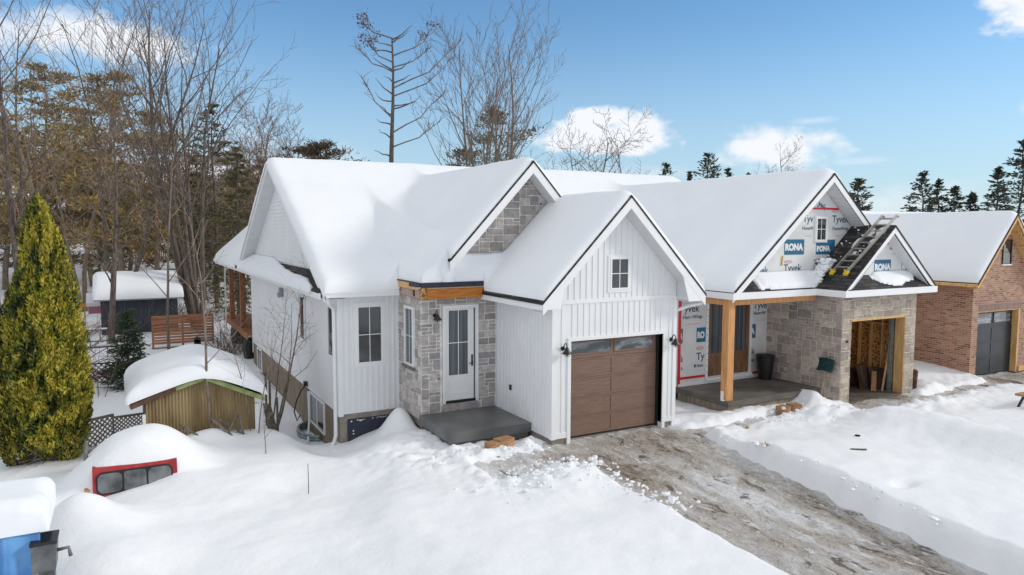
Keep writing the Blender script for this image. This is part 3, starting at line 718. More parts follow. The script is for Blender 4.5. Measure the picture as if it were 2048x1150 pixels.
# ---- entry
EX, EY = 6.56, 16.70
PAL1 = [(.42, .39, .37), (.50, .46, .43), (.38, .36, .35), (.55, .51, .49), (.45, .41, .385), (.35, .335, .335), (.52, .49, .47)]; MO1 = (.82, .81, .80)
b = MB(); stone_wall(b, lambda u, v, d: (u, EY - d, v), EX, GW0, .28, 3.25, PAL1, MO1, seed=11, holes=[(7.13, 8.16, .48, 3.04)], gap=.013, unit=(.105, .092), depth=.016)
b.box(EX + .02, GW0, EY + .005, EY + .2, .2, .3); b.build('stone_wall', 'stone', H1)
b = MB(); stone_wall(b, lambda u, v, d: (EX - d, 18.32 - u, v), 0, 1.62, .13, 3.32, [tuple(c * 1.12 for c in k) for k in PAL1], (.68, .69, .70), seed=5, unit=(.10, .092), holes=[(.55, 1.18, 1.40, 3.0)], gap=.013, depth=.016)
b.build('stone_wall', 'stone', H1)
b = MB(); b.box(6.6, 7.14, EY + .02, EY + .12, .1, 3.3); b.box(8.15, 8.66, EY + .02, EY + .12, .1, 3.3); b.box(7.14, 8.15, EY + .02, EY + .12, 3.04, 3.3); b.box(6.59, 6.7, EY + .1, 18.3, .1, 3.3); b.build('sheathing', 'osb', H1)
window_x(H1, 17.20, 17.72, 1.50, 2.92, EX - .005, -1, 2, 2, glass='curtain_glass', fw_=.07, proud=.05)
b = MB(); b.box(EX - .10, EX + .0, 17.08, 17.86, 1.36, 1.425); b.build('stone_sill', 'grey_wood', H1)
# front door
b = MB(); fy = EY - .045
b.box(7.14, 7.215, fy, EY + .1, .50, 3.04); b.box(8.075, 8.15, fy, EY + .1, .50, 3.04); b.box(7.215, 8.075, fy, EY + .1, 2.955, 3.04)
fr = b.build('door_frame', 'white_trim', H1)
b = MB(); b.box(7.22, 8.035, EY + .015, EY + .06, .56, 2.95); b.box(7.30, 7.93, EY + .006, EY + .015, 2.90, 2.93); b.box(7.30, 7.93, EY + .006, EY + .015, 1.19, 1.22); b.box(7.30, 7.325, EY + .006, EY + .015, 1.22, 2.90); b.box(7.865, 7.93, EY + .006, EY + .015, 1.22, 2.90)
b.box(7.34, 7.88, EY + .008, EY + .015, .74, .75); b.box(7.34, 7.88, EY + .008, EY + .015, 1.08, 1.09); b.box(7.34, 7.35, EY + .008, EY + .015, .75, 1.08); b.box(7.87, 7.88, EY + .008, EY + .015, .75, 1.08)
dr = b.build('front_door', 'white_trim', H1)
b = MB(); b.box(7.325, 7.865, EY + .011, EY + .014, 1.22, 2.90); b.build('pane', 'curtain_glass', dr)
b = MB(); b.box(7.585, 7.605, EY + .003, EY + .0105, 1.22, 2.90); b.box(7.325, 7.865, EY + .0025, EY + .0106, 2.05, 2.07); b.build('muntin', 'white_trim', dr)
b = MB(); b.box(7.965, 8.005, EY - .005, EY + .015, 1.42, 1.72); b.tube([(7.985, EY - .005, 1.50), (7.985, EY - .05, 1.50), (7.88, EY - .055, 1.50)], .011, 8); b.build('handle', 'black_metal', dr)
b = MB(); b.box(7.215, 8.075, EY - .02, EY + .06, .49, .555); b.build('threshold', 'black_metal', fr)
b = MB(); b.box(8.037, 8.074, EY + .03, EY + .06, .56, 2.95); b.build('door_gap', 'rubber', fr)
b = MB(); stone_wall(b, lambda u, v, d: (u, EY - d - .002, v), 7.14, 8.15, .285, .485, PAL1, MO1, unit=(.16, .2), sizes=[(2, 1), (1, 1), (3, 1)], seed=3); b.build('stone_course', 'stone', H1)
wall_lamp(H1, 6.93, EY - .02, 2.80, 1.0)
# porch slab
b = MB(); b.box(6.5, 8.655, 14.76, EY - .002, .06, .285); b.build('porch_slab', 'wet_concrete', H1, bevel=.012)
b = MB(); b.box(6.56, 8.6, 14.82, 16.6, -.6, .062); b.build('slab_base', 'dark_concrete', H1)
# unfinished fascia over the entry
b = MB(); b.box(6.62, 8.62, 16.42, 16.48, 3.24, 3.50); b.build('cedar_fascia', 'cedar_beam', H1)
b = MB(); b.box(6.46, 6.60, 16.40, 16.49, 3.235, 3.53); b.build('end_block', 'osb', H1)
b = MB(); b.box(6.45, 6.50, 16.50, 18.0, 3.27, 3.47); b.box(6.52, 6.56, 16.50, 18.2, 3.24, 3.66); b.build('side_fascia', 'weathered_osb', H1)
b = MB(); b.box(6.40, 6.415, 16.46, 18.02, 3.475, 3.635); b.build('side_board', 'lumber', H1)
b = MB(); b.box(6.44, 8.72, 16.385, 16.415, 3.535, 3.66); b.bar((6.40, 16.40, 3.655), (6.40, 18.0, 3.655), .05, .03); b.box(6.435, 6.452, 16.8, 16.92, 3.3, 3.62); b.bar((6.41, 16.4, 3.6), (6.41, 17.05, 3.585), .05, .09); b.build('roof_membrane', 'membrane', H1)
b = MB(); b.box(6.62, 8.64, 16.40, 16.46, 3.503, 3.53); b.build('drip_board', 'raw_wood', H1)
b = MB(); b.slab([(6.6, 16.42, 3.60), (9.0, 16.42, 3.60), (9.0, 18.6, 3.98), (7.3, 18.6, 3.98)], .05); b.build('porch_roof', 'shingles', H1)

# ---- main front wall, left section
b = MB(); b.box(4.9, 6.56, 18.32, 18.46, .11, 3.4); b.build('front_wall', 'white_siding', H1)
b = MB(); battens(b, 'x', 18.32, -1, 5.0, 6.56, .13, 3.32, pitch=.155, holes=[(5.36, 6.13, 1.36, 3.02)], wdt=.036, th=.024); b.build('battens', 'white_siding', H1)
b = MB(); b.box(4.885, 5.01, 18.295, 18.42, .06, 3.35); b.box(4.88, 4.9, 18.42, 18.5, .1, 3.35); b.box(6.50, 6.558, 18.30, 18.32, .11, 3.3); b.build('corner_post', 'white_trim', H1)
window_y(H1, 5.44, 6.05, 1.46, 2.92, 18.32, 2, 2, fw_=.055, casing=.07)
# gutter
b = MB(); b.prism([(4.5, 17.88, 3.24), (4.5, 17.86, 3.36), (4.5, 18.0, 3.36), (4.5, 18.0, 3.24)], (1.93, 0, 0)); b.box(4.5, 6.42, 17.845, 17.87, 3.35, 3.385); b.build('gutter', 'white_trim', H1)
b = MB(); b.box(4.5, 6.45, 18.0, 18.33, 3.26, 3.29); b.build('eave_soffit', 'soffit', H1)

# ---- left wall, clapboard
WX = 4.9
b = MB(); b.box(WX, WX + .14, 18.46, 32.1, .14, 3.55); laps(b, WX, -1, .15, 3.3, lambda z: (18.5, 32.1), h=.12, th=.028); b.build('side_wall', 'white_siding', H1)
b = MB()
def gab(z): k = 7.26 - .525 * 0 - z; hw = (7.05 - z) / .525; return (25.3 - hw, 25.3 + hw)
b.prism([(WX + .02, gab(3.7)[0], 3.7), (WX + .02, gab(3.7)[1], 3.7), (WX + .02, 25.3, 7.05)], (.1, 0, 0)); laps(b, WX + .02, -1, 3.72, 7.0, gab, h=.13, th=.032); b.build('gable_wall', 'white_siding', H1)
b = MB(); b.box(WX - .02, WX, 31.98, 32.12, -.3, 3.4); b.build('corner_post', 'white_trim', H1)
window_x(H1, 21.98, 22.50, 1.62, 2.90, WX - .032, fw_=.07); window_x(H1, 18.62, 19.10, 1.62, 2.90, WX - .032, fw_=.06)
window_x(H1, 19.85, 21.45, -.75, .06, WX - .012, cols=2, fw_=.06, mun=.07); window_x(H1, 29.9, 30.8, -.75, .05, WX - .012, cols=2, fw_=.06)
b = MB(); b.prism([(WX - .02, 25.2, 2.66), (WX - .02, 25.55, 2.66), (WX - .02, 25.55, 2.95), (WX - .02, 25.2, 2.95)], (-.10, 0, 0)); b.prism([(WX - .12, 25.2, 2.64), (WX - .12, 25.55, 2.64), (WX - .12, 25.55, 2.78), (WX - .12, 25.2, 2.78)], (-.05, 0, 0)); b.build('vent_hood', 'ink_grey', H1)
b = MB(); b.box(WX - .10, WX - .01, 21.9, 22.02, .2, .33); b.box(WX - .14, WX - .02, 21.78, 21.88, .22, .34); mt = b.build('meter_box', 'black_metal', H1)
b = MB(); b.tube([(WX - .08, 21.9, .2), (WX - .16, 22.05, .05), (WX - .25, 22.3, -.3), (WX - .3, 22.5, -.7), (WX - .22, 22.45, -1.0), (WX - .15, 22.35, -.8)], .02, 6); b.build('cable', 'rubber', mt)
b = MB()
for k in range(9):
    z0 = -1.6 + k * .08; pts = []
    for i in range(13):
        a = math.pi * i / 12; r_ = .42 + .02 * (k % 2); pts.append((WX - .02 - math.sin(a) * r_, 21.1 - math.cos(a) * .85, z0))
    b.tube(pts, .045, 6)
b.build('window_well', 'galvanised', H1)
b = MB()
b.tube([(4.55, 18.0, 3.26), (4.55, 18.0, 3.16), (4.62, 18.1, 3.05), (4.80, 18.38, 2.93), (4.83, 18.44, 2.8), (4.83, 18.44, -.45), (4.78, 18.38, -.58), (4.45, 17.85, -.78)], .052, 10); b.build('downspout', 'white_trim', H1)
b = MB(); b.tube([(WX - .06, 21.55, .1), (WX - .06, 21.5, -.75), (WX - .2, 21.0, -.95), (WX - .4, 20.2, -1.0)], .035, 8); b.build('drain_pipe', 'white_trim', H1)

# ---- roofs
mn = lambda y_: 7.28 - .525 * abs(y_ - 25.3)
b = MB()
b.slab([(4.45, 17.93, mn(17.93)), (12.9, 17.93, mn(17.93)), (12.9, 25.3, 7.28), (4.45, 25.3, 7.28)], .06); b.slab([(4.45, 32.67, mn(32.67)), (4.45, 25.3, 7.28), (12.9, 25.3, 7.28), (12.9, 32.67, mn(32.67))], .06)
b.build('roof', 'shingles', H1)
b = MB(); rake(b, 4.45, 'y', 17.93, mn(17.93) - .06, 25.3, 7.22, .2, .03); rake(b, 4.45, 'y', 32.67, mn(32.67) - .06, 25.3, 7.22, .2, .03); b.build('rake_board', 'white_trim', H1)
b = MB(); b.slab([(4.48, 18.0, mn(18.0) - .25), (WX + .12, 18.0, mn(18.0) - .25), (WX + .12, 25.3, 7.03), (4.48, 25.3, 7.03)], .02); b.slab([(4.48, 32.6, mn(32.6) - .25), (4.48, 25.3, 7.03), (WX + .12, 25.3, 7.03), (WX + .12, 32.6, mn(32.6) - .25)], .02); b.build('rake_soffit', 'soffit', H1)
b = MB(); b.slab([(4.36, 18.1, 3.40), (WX + .06, 18.9, 3.84), (WX + .06, 31.9, 3.84), (4.36, 32.5, 3.40)], .05); b.build('pent_roof', 'shingles', H1)
b = MB(); b.box(4.36, 4.39, 18.0, 40.4, 3.2, 3.36); b.box(4.39, WX, 18.1, 32, 3.2, 3.23); b.build('side_fascia', 'white_trim', H1)
# pent roof snow
def pent(x, y_): return 3.40 + (x - 4.36) * .80
E_ = lambda x, y_: np.minimum(np.minimum(x - 4.30, 9), np.minimum((y_ - 19.0 + .0) * .6, 34 - y_))
upper = lambda y_: 4.36 + .60 * np.clip(np.minimum(1, .30 + .85 * np.exp(-((y_ - 29.0) / 4.6) ** 2)), 0, 1) * np.clip((y_ - 18.6) / 1.4, 0, 1)
roof_snow('pent_snow', H1, [4.30, 4.96], [18.9, 32.4], pent, lambda x, y_: pent(x, y_) - .05, lambda x, y_: x < upper(y_) + .03 * fbm(y_ * 2, x, 4, 3), lambda x, y_: np.minimum(x - 4.28, np.minimum(upper(y_) - x, y_ - 18.85)), T=.17, r=.16, step=.06, amp=.02, edge=.02)
# stone gable and garage roofs
sgz = lambda x: 6.78 - 1.07 * abs(x - 9.56)
b = MB()
b.slab([(7.2, 16.25, sgz(7.2)), (9.56, 16.25, 6.78), (9.56, 24.4, 6.78), (7.16, 16.5, sgz(7.16))], .06); b.slab([(9.56, 16.25, 6.78), (12.3, 16.25, sgz(12.3)), (12.3, 19.0, sgz(12.3)), (9.56, 24.4, 6.78)], .06)
b.slab([(8.13, 13.4, 3.37), (10.55, 13.4, 5.79), (10.55, 16.9, 5.79), (8.13, 16.5, 3.37)], .06); b.slab([(10.55, 13.4, 5.79), (12.97, 13.4, 3.37), (12.97, 19, 3.37), (10.55, 19, 5.79)], .06)
b.build('roof', 'shingles', H1)
b = MB(); rake(b, 16.26, 'x', 7.18, sgz(7.18) - .06, 9.56, 6.72, .27); rake(b, 16.26, 'x', 9.56, 6.72, 11.2, sgz(11.2) - .06, .27)
rake(b, 13.41, 'x', 8.15, 3.33, 10.55, 5.73, .25); rake(b, 13.41, 'x', 10.55, 5.73, 12.95, 3.33, .25)
b.prism([(8.153, 13.415, 3.32), (8.153, 13.415, 3.20), (8.62, 13.415, 3.20), (8.70, 13.415, 3.64)], (0, .02, 0)); b.prism([(12.947, 13.415, 3.32), (12.947, 13.415, 3.20), (12.4, 13.415, 3.20), (12.2, 13.415, 3.83)], (0, .02, 0))
b.box(8.15, 8.18, 13.44, 16.5, 3.18, 3.335); b.box(12.92, 12.95, 13.44, 30, 3.18, 3.335); b.build('rake_board', 'white_trim', H1)
b = MB()
for s in (-1, 1):
    xo = 10.55 + s * 2.38; q = [(10.55, 13.44, 5.50), (xo, 13.44, 3.12 + .0), (xo, 13.9, 3.12), (10.55, 13.9, 5.50)]
    b.slab(q if s < 0 else q[::-1], .02)
    xo = 9.56 + s * 2.3; q = [(9.56, 16.29, 6.47), (xo, 16.29, 6.47 - 1.07 * 2.3), (xo, 16.75, 6.47 - 1.07 * 2.3), (9.56, 16.75, 6.47)]
    b.slab(q if s < 0 else q[::-1], .02)
b.box(8.18, 8.66, 13.44, 16.5, 3.19, 3.21); b.box(12.38, 12.92, 13.44, 20, 3.19, 3.21)
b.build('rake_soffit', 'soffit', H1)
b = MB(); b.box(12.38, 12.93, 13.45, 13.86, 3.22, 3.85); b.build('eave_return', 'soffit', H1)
b = MB(); hp = [(1.07, 1, 6.44 + 1.07 * 9.56), (-1.07, 1, 6.44 - 1.07 * 9.56)]
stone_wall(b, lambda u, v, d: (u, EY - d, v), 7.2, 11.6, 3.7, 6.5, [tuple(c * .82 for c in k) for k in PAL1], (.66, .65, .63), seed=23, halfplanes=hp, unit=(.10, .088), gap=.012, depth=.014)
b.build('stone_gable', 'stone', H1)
b = MB(); b.prism([(7.3, EY + .02, 3.6), (11.7, EY + .02, 3.6), (11.7, EY + .02, 4.15), (9.56, EY + .02, 6.44), (7.3, EY + .02, 4.0)], (0, .1, 0)); b.build('gable_sheathing', 'osb', H1)
# snow on the big roofs
def rnd(d, r=.16): return np.sqrt(d * d + r * r) - r * .3
main_h = lambda x, y_: 7.28 - .525 * rnd(y_ - 25.3, .22)
sg_h = lambda x, y_: np.where(y_ > 16.2, 6.78 - 1.07 * rnd(x - 9.56, .14), 0)
por_h = lambda x, y_: 3.62 + .21 * (y_ - 16.35) + .50 * sstep(16.3, 17.4, y_) * sstep(6.6, 7.3, x) + .36 * sstep(16.25, 16.7, y_) * sstep(6.8, 7.3, x) * sstep(9.2, 8.6, x) - 2.2 * np.clip(6.42 - x, 0, 3)
gar_h = lambda x, y_: 5.79 - 1.0 * rnd(x - 10.55, .12)
def hA(x, y_): return smax(smax(main_h(x, y_), sg_h(x, y_), .16), np.where(x < 8.5, por_h(x, y_), 0), .14)
baseA = lambda x, y_: np.where((y_ > 17.85), np.maximum(mn_np(y_), np.where((x > 7.16) & (x < 12.3), 6.78 - 1.07 * np.abs(x - 9.56), 0)), np.where(x > 7.16, 6.78 - 1.07 * np.abs(x - 9.56), 3.62)) - np.where(((y_ < 18.0) & (x < 6.5)) | (x < 4.5), .11, .04)
mn_np = lambda y_: 7.28 - .525 * np.abs(y_ - 25.3)
domA = lambda x, y_: (((x > 4.43) & (x < 12.9) & (y_ > 17.90)) | ((x > 6.42) & (x < 7.2) & (y_ > 16.41)) | ((x > 7.2) & (x < 12.0) & (y_ > 16.28)))
sdA = lambda x, y_: np.maximum.reduce([rectd(x, y_, 4.43, 12.9, 17.90, 32.6), rectd(x, y_, 6.42, 9.4, 16.28, 20), np.where(x > 7.15, rectd(x, y_, 6.7, 12.6, 16.28, 25), -1)])
roof_snow('roof_snow', H1, [4.43, 6.42, 7.2, 9.56, 12.0, 12.9], [16.28, 16.41, 17.90, 25.3, 32.6], hA, baseA, domA, sdA, T=.21, r=.30, seed=3)
hB = lambda x, y_: smax(smax(gar_h(x, y_), np.where(y_ > 16.36, smax(por_h(x, y_), 6.78 - 1.07 * rnd(x - 9.56, .14) - 2.4 * np.clip(x - 7.2, 0, 9), .16), 2.), .16), 0 * x, .01)
baseB = lambda x, y_: np.maximum(np.where(x > 8.15, 5.79 - np.abs(x - 10.55), 0), np.where((y_ > 16.36) & (x < 8.9), 3.62, 3.2)) - .04
domB = lambda x, y_: (((x > 8.17) & (x < 12.93) & (y_ > 13.42)) | ((x > 7.2) & (y_ > 16.41)))
sdB = lambda x, y_: np.maximum(np.where(x > 8.17, rectd(x, y_, 8.17, 12.93, 13.42, 19), -1), rectd(x, y_, 6.0, 9.3, 16.28, 19))
roof_snow('roof_snow', H1, [7.2, 8.17, 10.55, 12.93], [13.42, 16.41, 16.67], hB, baseB, domB, sdB, T=.21, r=.30, seed=3, step=.07)
b = MB(); b.tube([(12.93, 13.5, 3.22), (12.95, 13.55, 3.12), (12.72, 13.75, 3.05), (12.44, 13.93, 2.92), (12.42, 13.95, 2.8), (12.42, 13.95, .1), (12.44, 13.92, -.05)], .045, 10); b.build('downspout', 'white_trim', H1)
roof_snow('roof_snow', H1, [6.80, 7.80], [16.44, 16.69], lambda x, y_: 3.70 + 0 * x, lambda x, y_: 3.68 + 0 * x, lambda x, y_: ((x - 7.3) / .5) ** 2 + ((y_ - 16.68) / .24) ** 2 < 1, lambda x, y_: (1 - np.sqrt(((x - 7.3) / .5) ** 2 + ((y_ - 16.68) / .24) ** 2)) * .3, T=.50, r=.26, step=.03, amp=0, edge=.02)
roof_snow('roof_snow', H1, [6.98, 7.46], [16.33, 16.62], lambda x, y_: 3.668 + 0 * x, lambda x, y_: 3.664 + 0 * x, lambda x, y_: ((x - 7.2) / .23) ** 2 + ((y_ - 16.50) / .17) ** 2 < 1, lambda x, y_: (1 - np.sqrt(((x - 7.2) / .23) ** 2 + ((y_ - 16.50) / .17) ** 2)) * .17, T=.56, r=.13, step=.02, amp=0, edge=.01)
# ---- back porch
b = MB(); b.box(4.72, 8.5, 32.15, 40.0, .40, .46)
for k in range(44): b.box(4.70, 8.5, 32.17 + k * .178, 32.17 + k * .178 + .165, .46, .49)
dk = b.build('back_deck', 'deck_wood', H1)
b = MB(); b.box(4.68, 4.72, 32.15, 40.02, .22, .485); b.build('rim_board', 'deck_wood', dk)
for yy in (34.3, 37.9): b = MB(); b.box(4.75, 4.97, yy, yy + .22, .49, 3.2); b.build('post', 'deck_wood', dk)
b = MB(); b.box(4.78, 4.96, 32.12, 40.0, 3.16, 3.38); b.build('beam', 'deck_wood', dk)
b = MB(); b.box(4.60, 4.66, 38.6, 38.7, -.7, 3.2); b.build('white_post', 'white_trim', dk)
b = MB(); b.slab([(4.36, 32.6, 3.42), (6.1, 32.6, 5.0), (6.1, 40.4, 5.0), (4.36, 40.4, 3.42)], .06); b.slab([(6.1, 32.6, 5.0), (12, 32.6, 3.4), (12, 40.4, 3.4), (6.1, 40.4, 5.0)], .06); b.build('porch_roof', 'shingles', H1)
roof_snow('roof_snow', H1, [4.30, 6.1, 12], [31.9, 40.45], lambda x, y_: np.where(x < 6.1, 3.42 + (x - 4.36) * .91, 5.0 - (x - 6.1) * .27), lambda x, y_: np.where(x < 6.1, 3.42 + (x - 4.36) * .91, 5.0 - (x - 6.1) * .27) - .05, lambda x, y_: (x > 0), lambda x, y_: rectd(x, y_, 4.30, 12, 29, 40.45), T=.25, r=.3, step=.12)
# ================================================================== HOUSE 2 (stone, still in house wrap)
H2 = empty('house', (18.0, 13.2, 0), 'unfinished stone faced house wrapped in printed white sheeting, ladder on its small roof', 'house', 'new houses in a row')
PAL2 = [(.39, .34, .31), (.47, .41, .37), (.33, .29, .27), (.53, .46, .41), (.43, .37, .34), (.37, .33, .31), (.50, .42, .37)]; MO2 = (.66, .60, .54)
PAL2_SUNLIT = [(.40, .34, .285), (.46, .40, .33), (.34, .29, .25), (.50, .44, .36), (.42, .36, .30), (.47, .40, .33)]  # same stone as the side wall, sunlight put into its warmer colours
SX, SY, ST = 18.0, 13.2, 3.16
b = MB(); stone_wall(b, lambda u, v, d: (SX - d, 16.0 - u, v), 0, 2.8, -.25, ST, PAL2, MO2, seed=4, unit=(.105, .09), gap=.009, depth=.010); b.build('stone_wall', 'stone', H2)
b = MB(); stone_wall(b, lambda u, v, d: (u, SY - d, v), SX, 21.45, -.12, ST, PAL2_SUNLIT, (.72, .66, .57), seed=9, unit=(.105, .09), gap=.008, depth=.010, holes=[(18.39, 20.97, -.2, 2.42)]); b.build('stone_wall', 'stone', H2)
b = MB(); b.box(SX + .01, 18.36, SY + .01, SY + .28, -.3, ST); b.box(20.98, 21.44, SY + .01, SY + .28, -.3, ST); b.box(18.36, 20.98, SY + .01, SY + .28, 2.43, ST); b.box(SX + .01, SX + .2, SY + .28, 17.5, -.3, ST); b.box(21.3, 21.44, SY + .28, 30, -.3, 3.3); b.build('sheathing', 'osb', H2)
b = MB(); b.box(SX + .2, 21.3, 17.3, 17.4, 0, ST); b.box(SX + .2, 21.3, SY + .28, 17.3, 2.98, 3.0); b.build('interior_wall', 'osb', H2)
b = MB(); b.box(18.2, 21.3, 13.2, 17.4, -.2, .0); b.build('garage_floor', 'dark_concrete', H2)
b = MB(); b.box(21.16, 21.3, SY + .3, 17.3, 0, .26); b.build('curb', 'concrete', H2)
b = MB()
for k in range(9): b.box(21.17, 21.299, 13.68 + k * .405, 13.72 + k * .405 + .0, .262, 2.97)
for k in range(8): b.box(21.175, 21.298, 13.722 + k * .405, 14.083 + k * .405, 2.02, 2.06)
b.box(18.38, 20.98, SY - .0, SY + .30, 2.36, 2.425); b.box(20.92, 20.975, SY + .0, SY + .30, .0, 2.36); b.box(18.385, 18.42, SY + .02, SY + .3, 0, 2.36)
b.build('framing', 'lumber', H2)
b = MB(); b.box(20.86, 20.915, SY + .33, SY + .36, .0, 2.5); b.box(20.80, 20.83, SY + .34, SY + .42, .0, 2.5); b.build('door_track', 'galvanised', H2)
b = MB(); b.tube([(18.20, SY - .001, 1.80), (18.20, SY - .05, 1.80)], .035, 10); b.build('fixture_box', 'black_metal', H2)
# porch
b = MB(); b.box(14.28, 17.97, 13.85, 15.93, .19, .35); b.build('porch_slab', 'dark_concrete', H2, bevel=.015)
b = MB(); b.box(14.33, 17.95, 13.91, 15.9, -.6, .192); b.build('slab_base', 'form_boards', H2)
b = MB(); b.box(14.22, 15.46, 15.9, 16.0, .36, 3.13); b.box(17.22, SX, 15.9, 16.0, .36, 3.13); b.box(15.46, 17.22, 15.9, 16.0, 2.86, 3.13); b.box(15.46, 17.22, 15.9, 16.0, .36, .56); b.box(14.22, 14.32, 16.0, 30, -.3, 3.3); pw = b.build('house_wrap', 'wrap', H2)
b = MB(); b.box(14.3, 14.40, 15.885, 15.9, .36, 3.1); b.box(14.3, 15.38, 15.883, 15.9, .56, .63); b.build('red_tape', 'tape_red', H2)
b = MB(); b.box(17.24, 17.98, 15.884, 15.9, .46, .53); b.build('red_tape', 'tape_red', H2)
b = MB(); b.box(15.38, 15.47, 15.86, 15.9, .52, 2.9); b.box(17.21, 17.30, 15.86, 15.9, .52, 2.9); b.box(15.38, 17.3, 15.80, 15.9, .44, .53); b.box(15.47, 17.21, 15.86, 15.9, 2.84, 2.9); b.box(14.32, 17.9, 15.87, 15.899, .352, .43); dc = b.build('door_frame', 'white_trim', H2)
b = MB()
for k in range(12): b.tube([(15.425, 15.86, .7 + k * .19), (15.425, 15.853, .7 + k * .19)], .014, 6)
b.build('nail_heads', 'rubber', dc)
for x0, x1 in ((15.48, 16.325), (16.345, 17.2)):
    b = MB(); a, c = x0 + .10, x1 - .13
    b.box(x0, a, 15.89, 15.93, .55, 2.83); b.box(c, x1, 15.89, 15.93, .55, 2.83); b.box(a, c, 15.89, 15.93, 2.76, 2.83); b.box(a, c, 15.89, 15.93, 1.13, 1.25); b.box(a, c, 15.905, 15.93, .68, 1.13); b.box(a, c, 15.89, 15.93, .55, .68)
    d = b.build('door', 'wood_door', H2)
    b = MB(); b.box(a, c, 15.905, 15.912, 1.25, 2.76); b.build('pane', 'curtain_glass', d)
    if x0 < 16: b = MB(); b.box(16.26, 16.30, 15.87, 15.89, 1.45, 1.75); b.tube([(16.28, 15.87, 1.55), (16.28, 15.83, 1.55), (16.2, 15.825, 1.55)], .012, 6); b.build('handle', 'black_metal', d)
b = MB(); b.box(14.30, 14.53, 13.93, 14.16, .35, 2.95); b.build('porch_post', 'cedar_post', H2)
b = MB(); b.box(14.25, 14.29, 14.02, 14.1, .35, .6); b.box(14.2, 14.3, 13.97, 14.05, .35, .37); b.build('wrap_scrap', 'white_trim', H2)
b = MB(); b.box(14.30, 17.75, 13.93, 14.08, 2.95, 3.125); b.box(14.3, 14.45, 14.08, 15.88, 2.95, 3.125); b.build('porch_beam', 'cedar_post', H2)
b = MB(); b.box(14.2, 18.0, 14.1, 15.9, 3.13, 3.15); b.box(14.2, 14.28, 13.73, 15.9, 3.126, 3.15); b.build('porch_ceiling', 'soffit', H2)
def logo(parent, x, y, z, w_, h_, txt='RONA', tw=None, ox=.03):
    b = MB(); b.box(x, x + w_, y - .003, y - .0005, z, z + h_); o = b.build('printed_logo', 'logo_blue', parent)
    text(txt, x + ox, y - .003, z + h_ * .30, h_ * .58, 'ink_white', o, bold=.016, sx=(tw or 1.))
def oval(parent, x, y, z, w_=.30, h_=.10):
    b = MB(); n = 20
    for i in range(n):
        a0, a1 = 2 * math.pi * i / n, 2 * math.pi * (i + 1) / n
        b.poly([(x + math.cos(a0) * w_ / 2, y - .002, z + math.sin(a0) * h_ / 2), (x + math.cos(a1) * w_ / 2, y - .002, z + math.sin(a1) * h_ / 2), (x + math.cos(a1) * w_ * .44, y - .002, z + math.sin(a1) * h_ * .38), (x + math.cos(a0) * w_ * .44, y - .002, z + math.sin(a0) * h_ * .38)])
    o = b.build('printed_oval', 'ink_red', parent); text('DUPONT', x - w_ * .36, y, z - h_ * .2, h_ * .55, 'ink_red', o)
def lines(parent, x, y, z, w_):
    b = MB(); b.box(x, x + w_, y - .0025, y - .0005, z, z + .006); b.box(x + .05, x + w_ * .8, y - .0025, y - .0005, z - .03, z - .024); b.build('small_print', 'ink_grey', parent)
PY = 15.9
text('yvek', 14.53, PY, 2.56, .31, 'ink_blue', pw, bold=.004); text('HomeWrap', 14.47, PY, 2.36, .155, 'ink_blue', pw, bold=.004); lines(pw, 14.55, PY, 2.2, .6)
logo(pw, 14.41, PY, 1.64, .07, .44, 'A', ox=-.03, tw=.4); logo(pw, 15.02, PY, 1.63, .36, .44, 'RO', ox=.03, tw=.78)
oval(pw, 15.16, PY, 1.45); text('Ty', 15.03, PY, 1.1, .31, 'ink_blue', pw, bold=.004); text('Hom', 15.05, PY, .88, .13, 'ink_blue', pw, bold=.004)
b = MB(); b.box(14.95, 15.02, PY - .003, PY - .0005, .88, .97); b.build('printed_mark', 'ink_blue', pw)
text('Tyve', 17.38, PY, 2.52, .30, 'ink_blue', pw, bold=.004); text('HomeW', 17.38, PY, 2.33, .15, 'ink_blue', pw, bold=.004); lines(pw, 17.5, PY, 2.15, .45)
logo(pw, 17.33, PY, 1.6, .17, .44, 'A', ox=-.03, tw=.8); text('k', 17.33, PY, 1.08, .30, 'ink_blue', pw, bold=.004); text('ap', 17.33, PY, .86, .15, 'ink_blue', pw, bold=.004)
text('k', 14.42, PY, 1.08, .30, 'ink_blue', pw, bold=.004, sx=.6); text('p.', 14.44, PY, .86, .14, 'ink_blue', pw, bold=.004, sx=.7)

# roofs
s2 = .857; AP = (18.1, 6.63); zl = lambda x: AP[1] - s2 * abs(x - AP[0])
b = MB(); b.slab([(14.2, 13.7, zl(14.2)), (18.1, 13.7, 6.63), (18.1, 26, 6.63), (14.2, 26, zl(14.2))], .06); b.slab([(18.1, 13.7, 6.63), (22.0, 13.7, zl(22)), (22.0, 26, zl(22)), (18.1, 26, 6.63)], .06)
b.slab([(13.8, 17.93, 3.42), (22.3, 17.93, 3.42), (22.3, 25.3, 7.28), (13.8, 25.3, 7.28)], .06); b.slab([(13.8, 32.6, 3.42), (13.8, 25.3, 7.28), (22.3, 25.3, 7.28), (22.3, 32.6, 3.42)], .06)
b.build('roof', 'shingles', H2)
b = MB(); rake(b, 13.71, 'x', 14.22, zl(14.22) - .06, 18.1, 6.57, .2); rake(b, 13.71, 'x', 18.1, 6.57, 20.4, zl(20.4) - .06, .2)
rake(b, 12.76, 'x', 17.47, 3.31, 19.57, 5.08, .17); rake(b, 12.76, 'x', 19.57, 5.08, 21.67, 3.31, .17)
b.box(17.47, 21.67, 12.72, 12.76, 3.13, 3.315); b.box(17.44, 17.47, 12.72, 13.70, 3.13, 3.315); b.box(14.22, 17.44, 13.67, 13.71, 3.13, 3.315); b.box(14.18, 14.22, 13.67, 30, 3.13, 3.30); b.box(21.67, 21.70, 12.72, 30, 3.13, 3.315)
b.build('fascia', 'white_trim', H2)
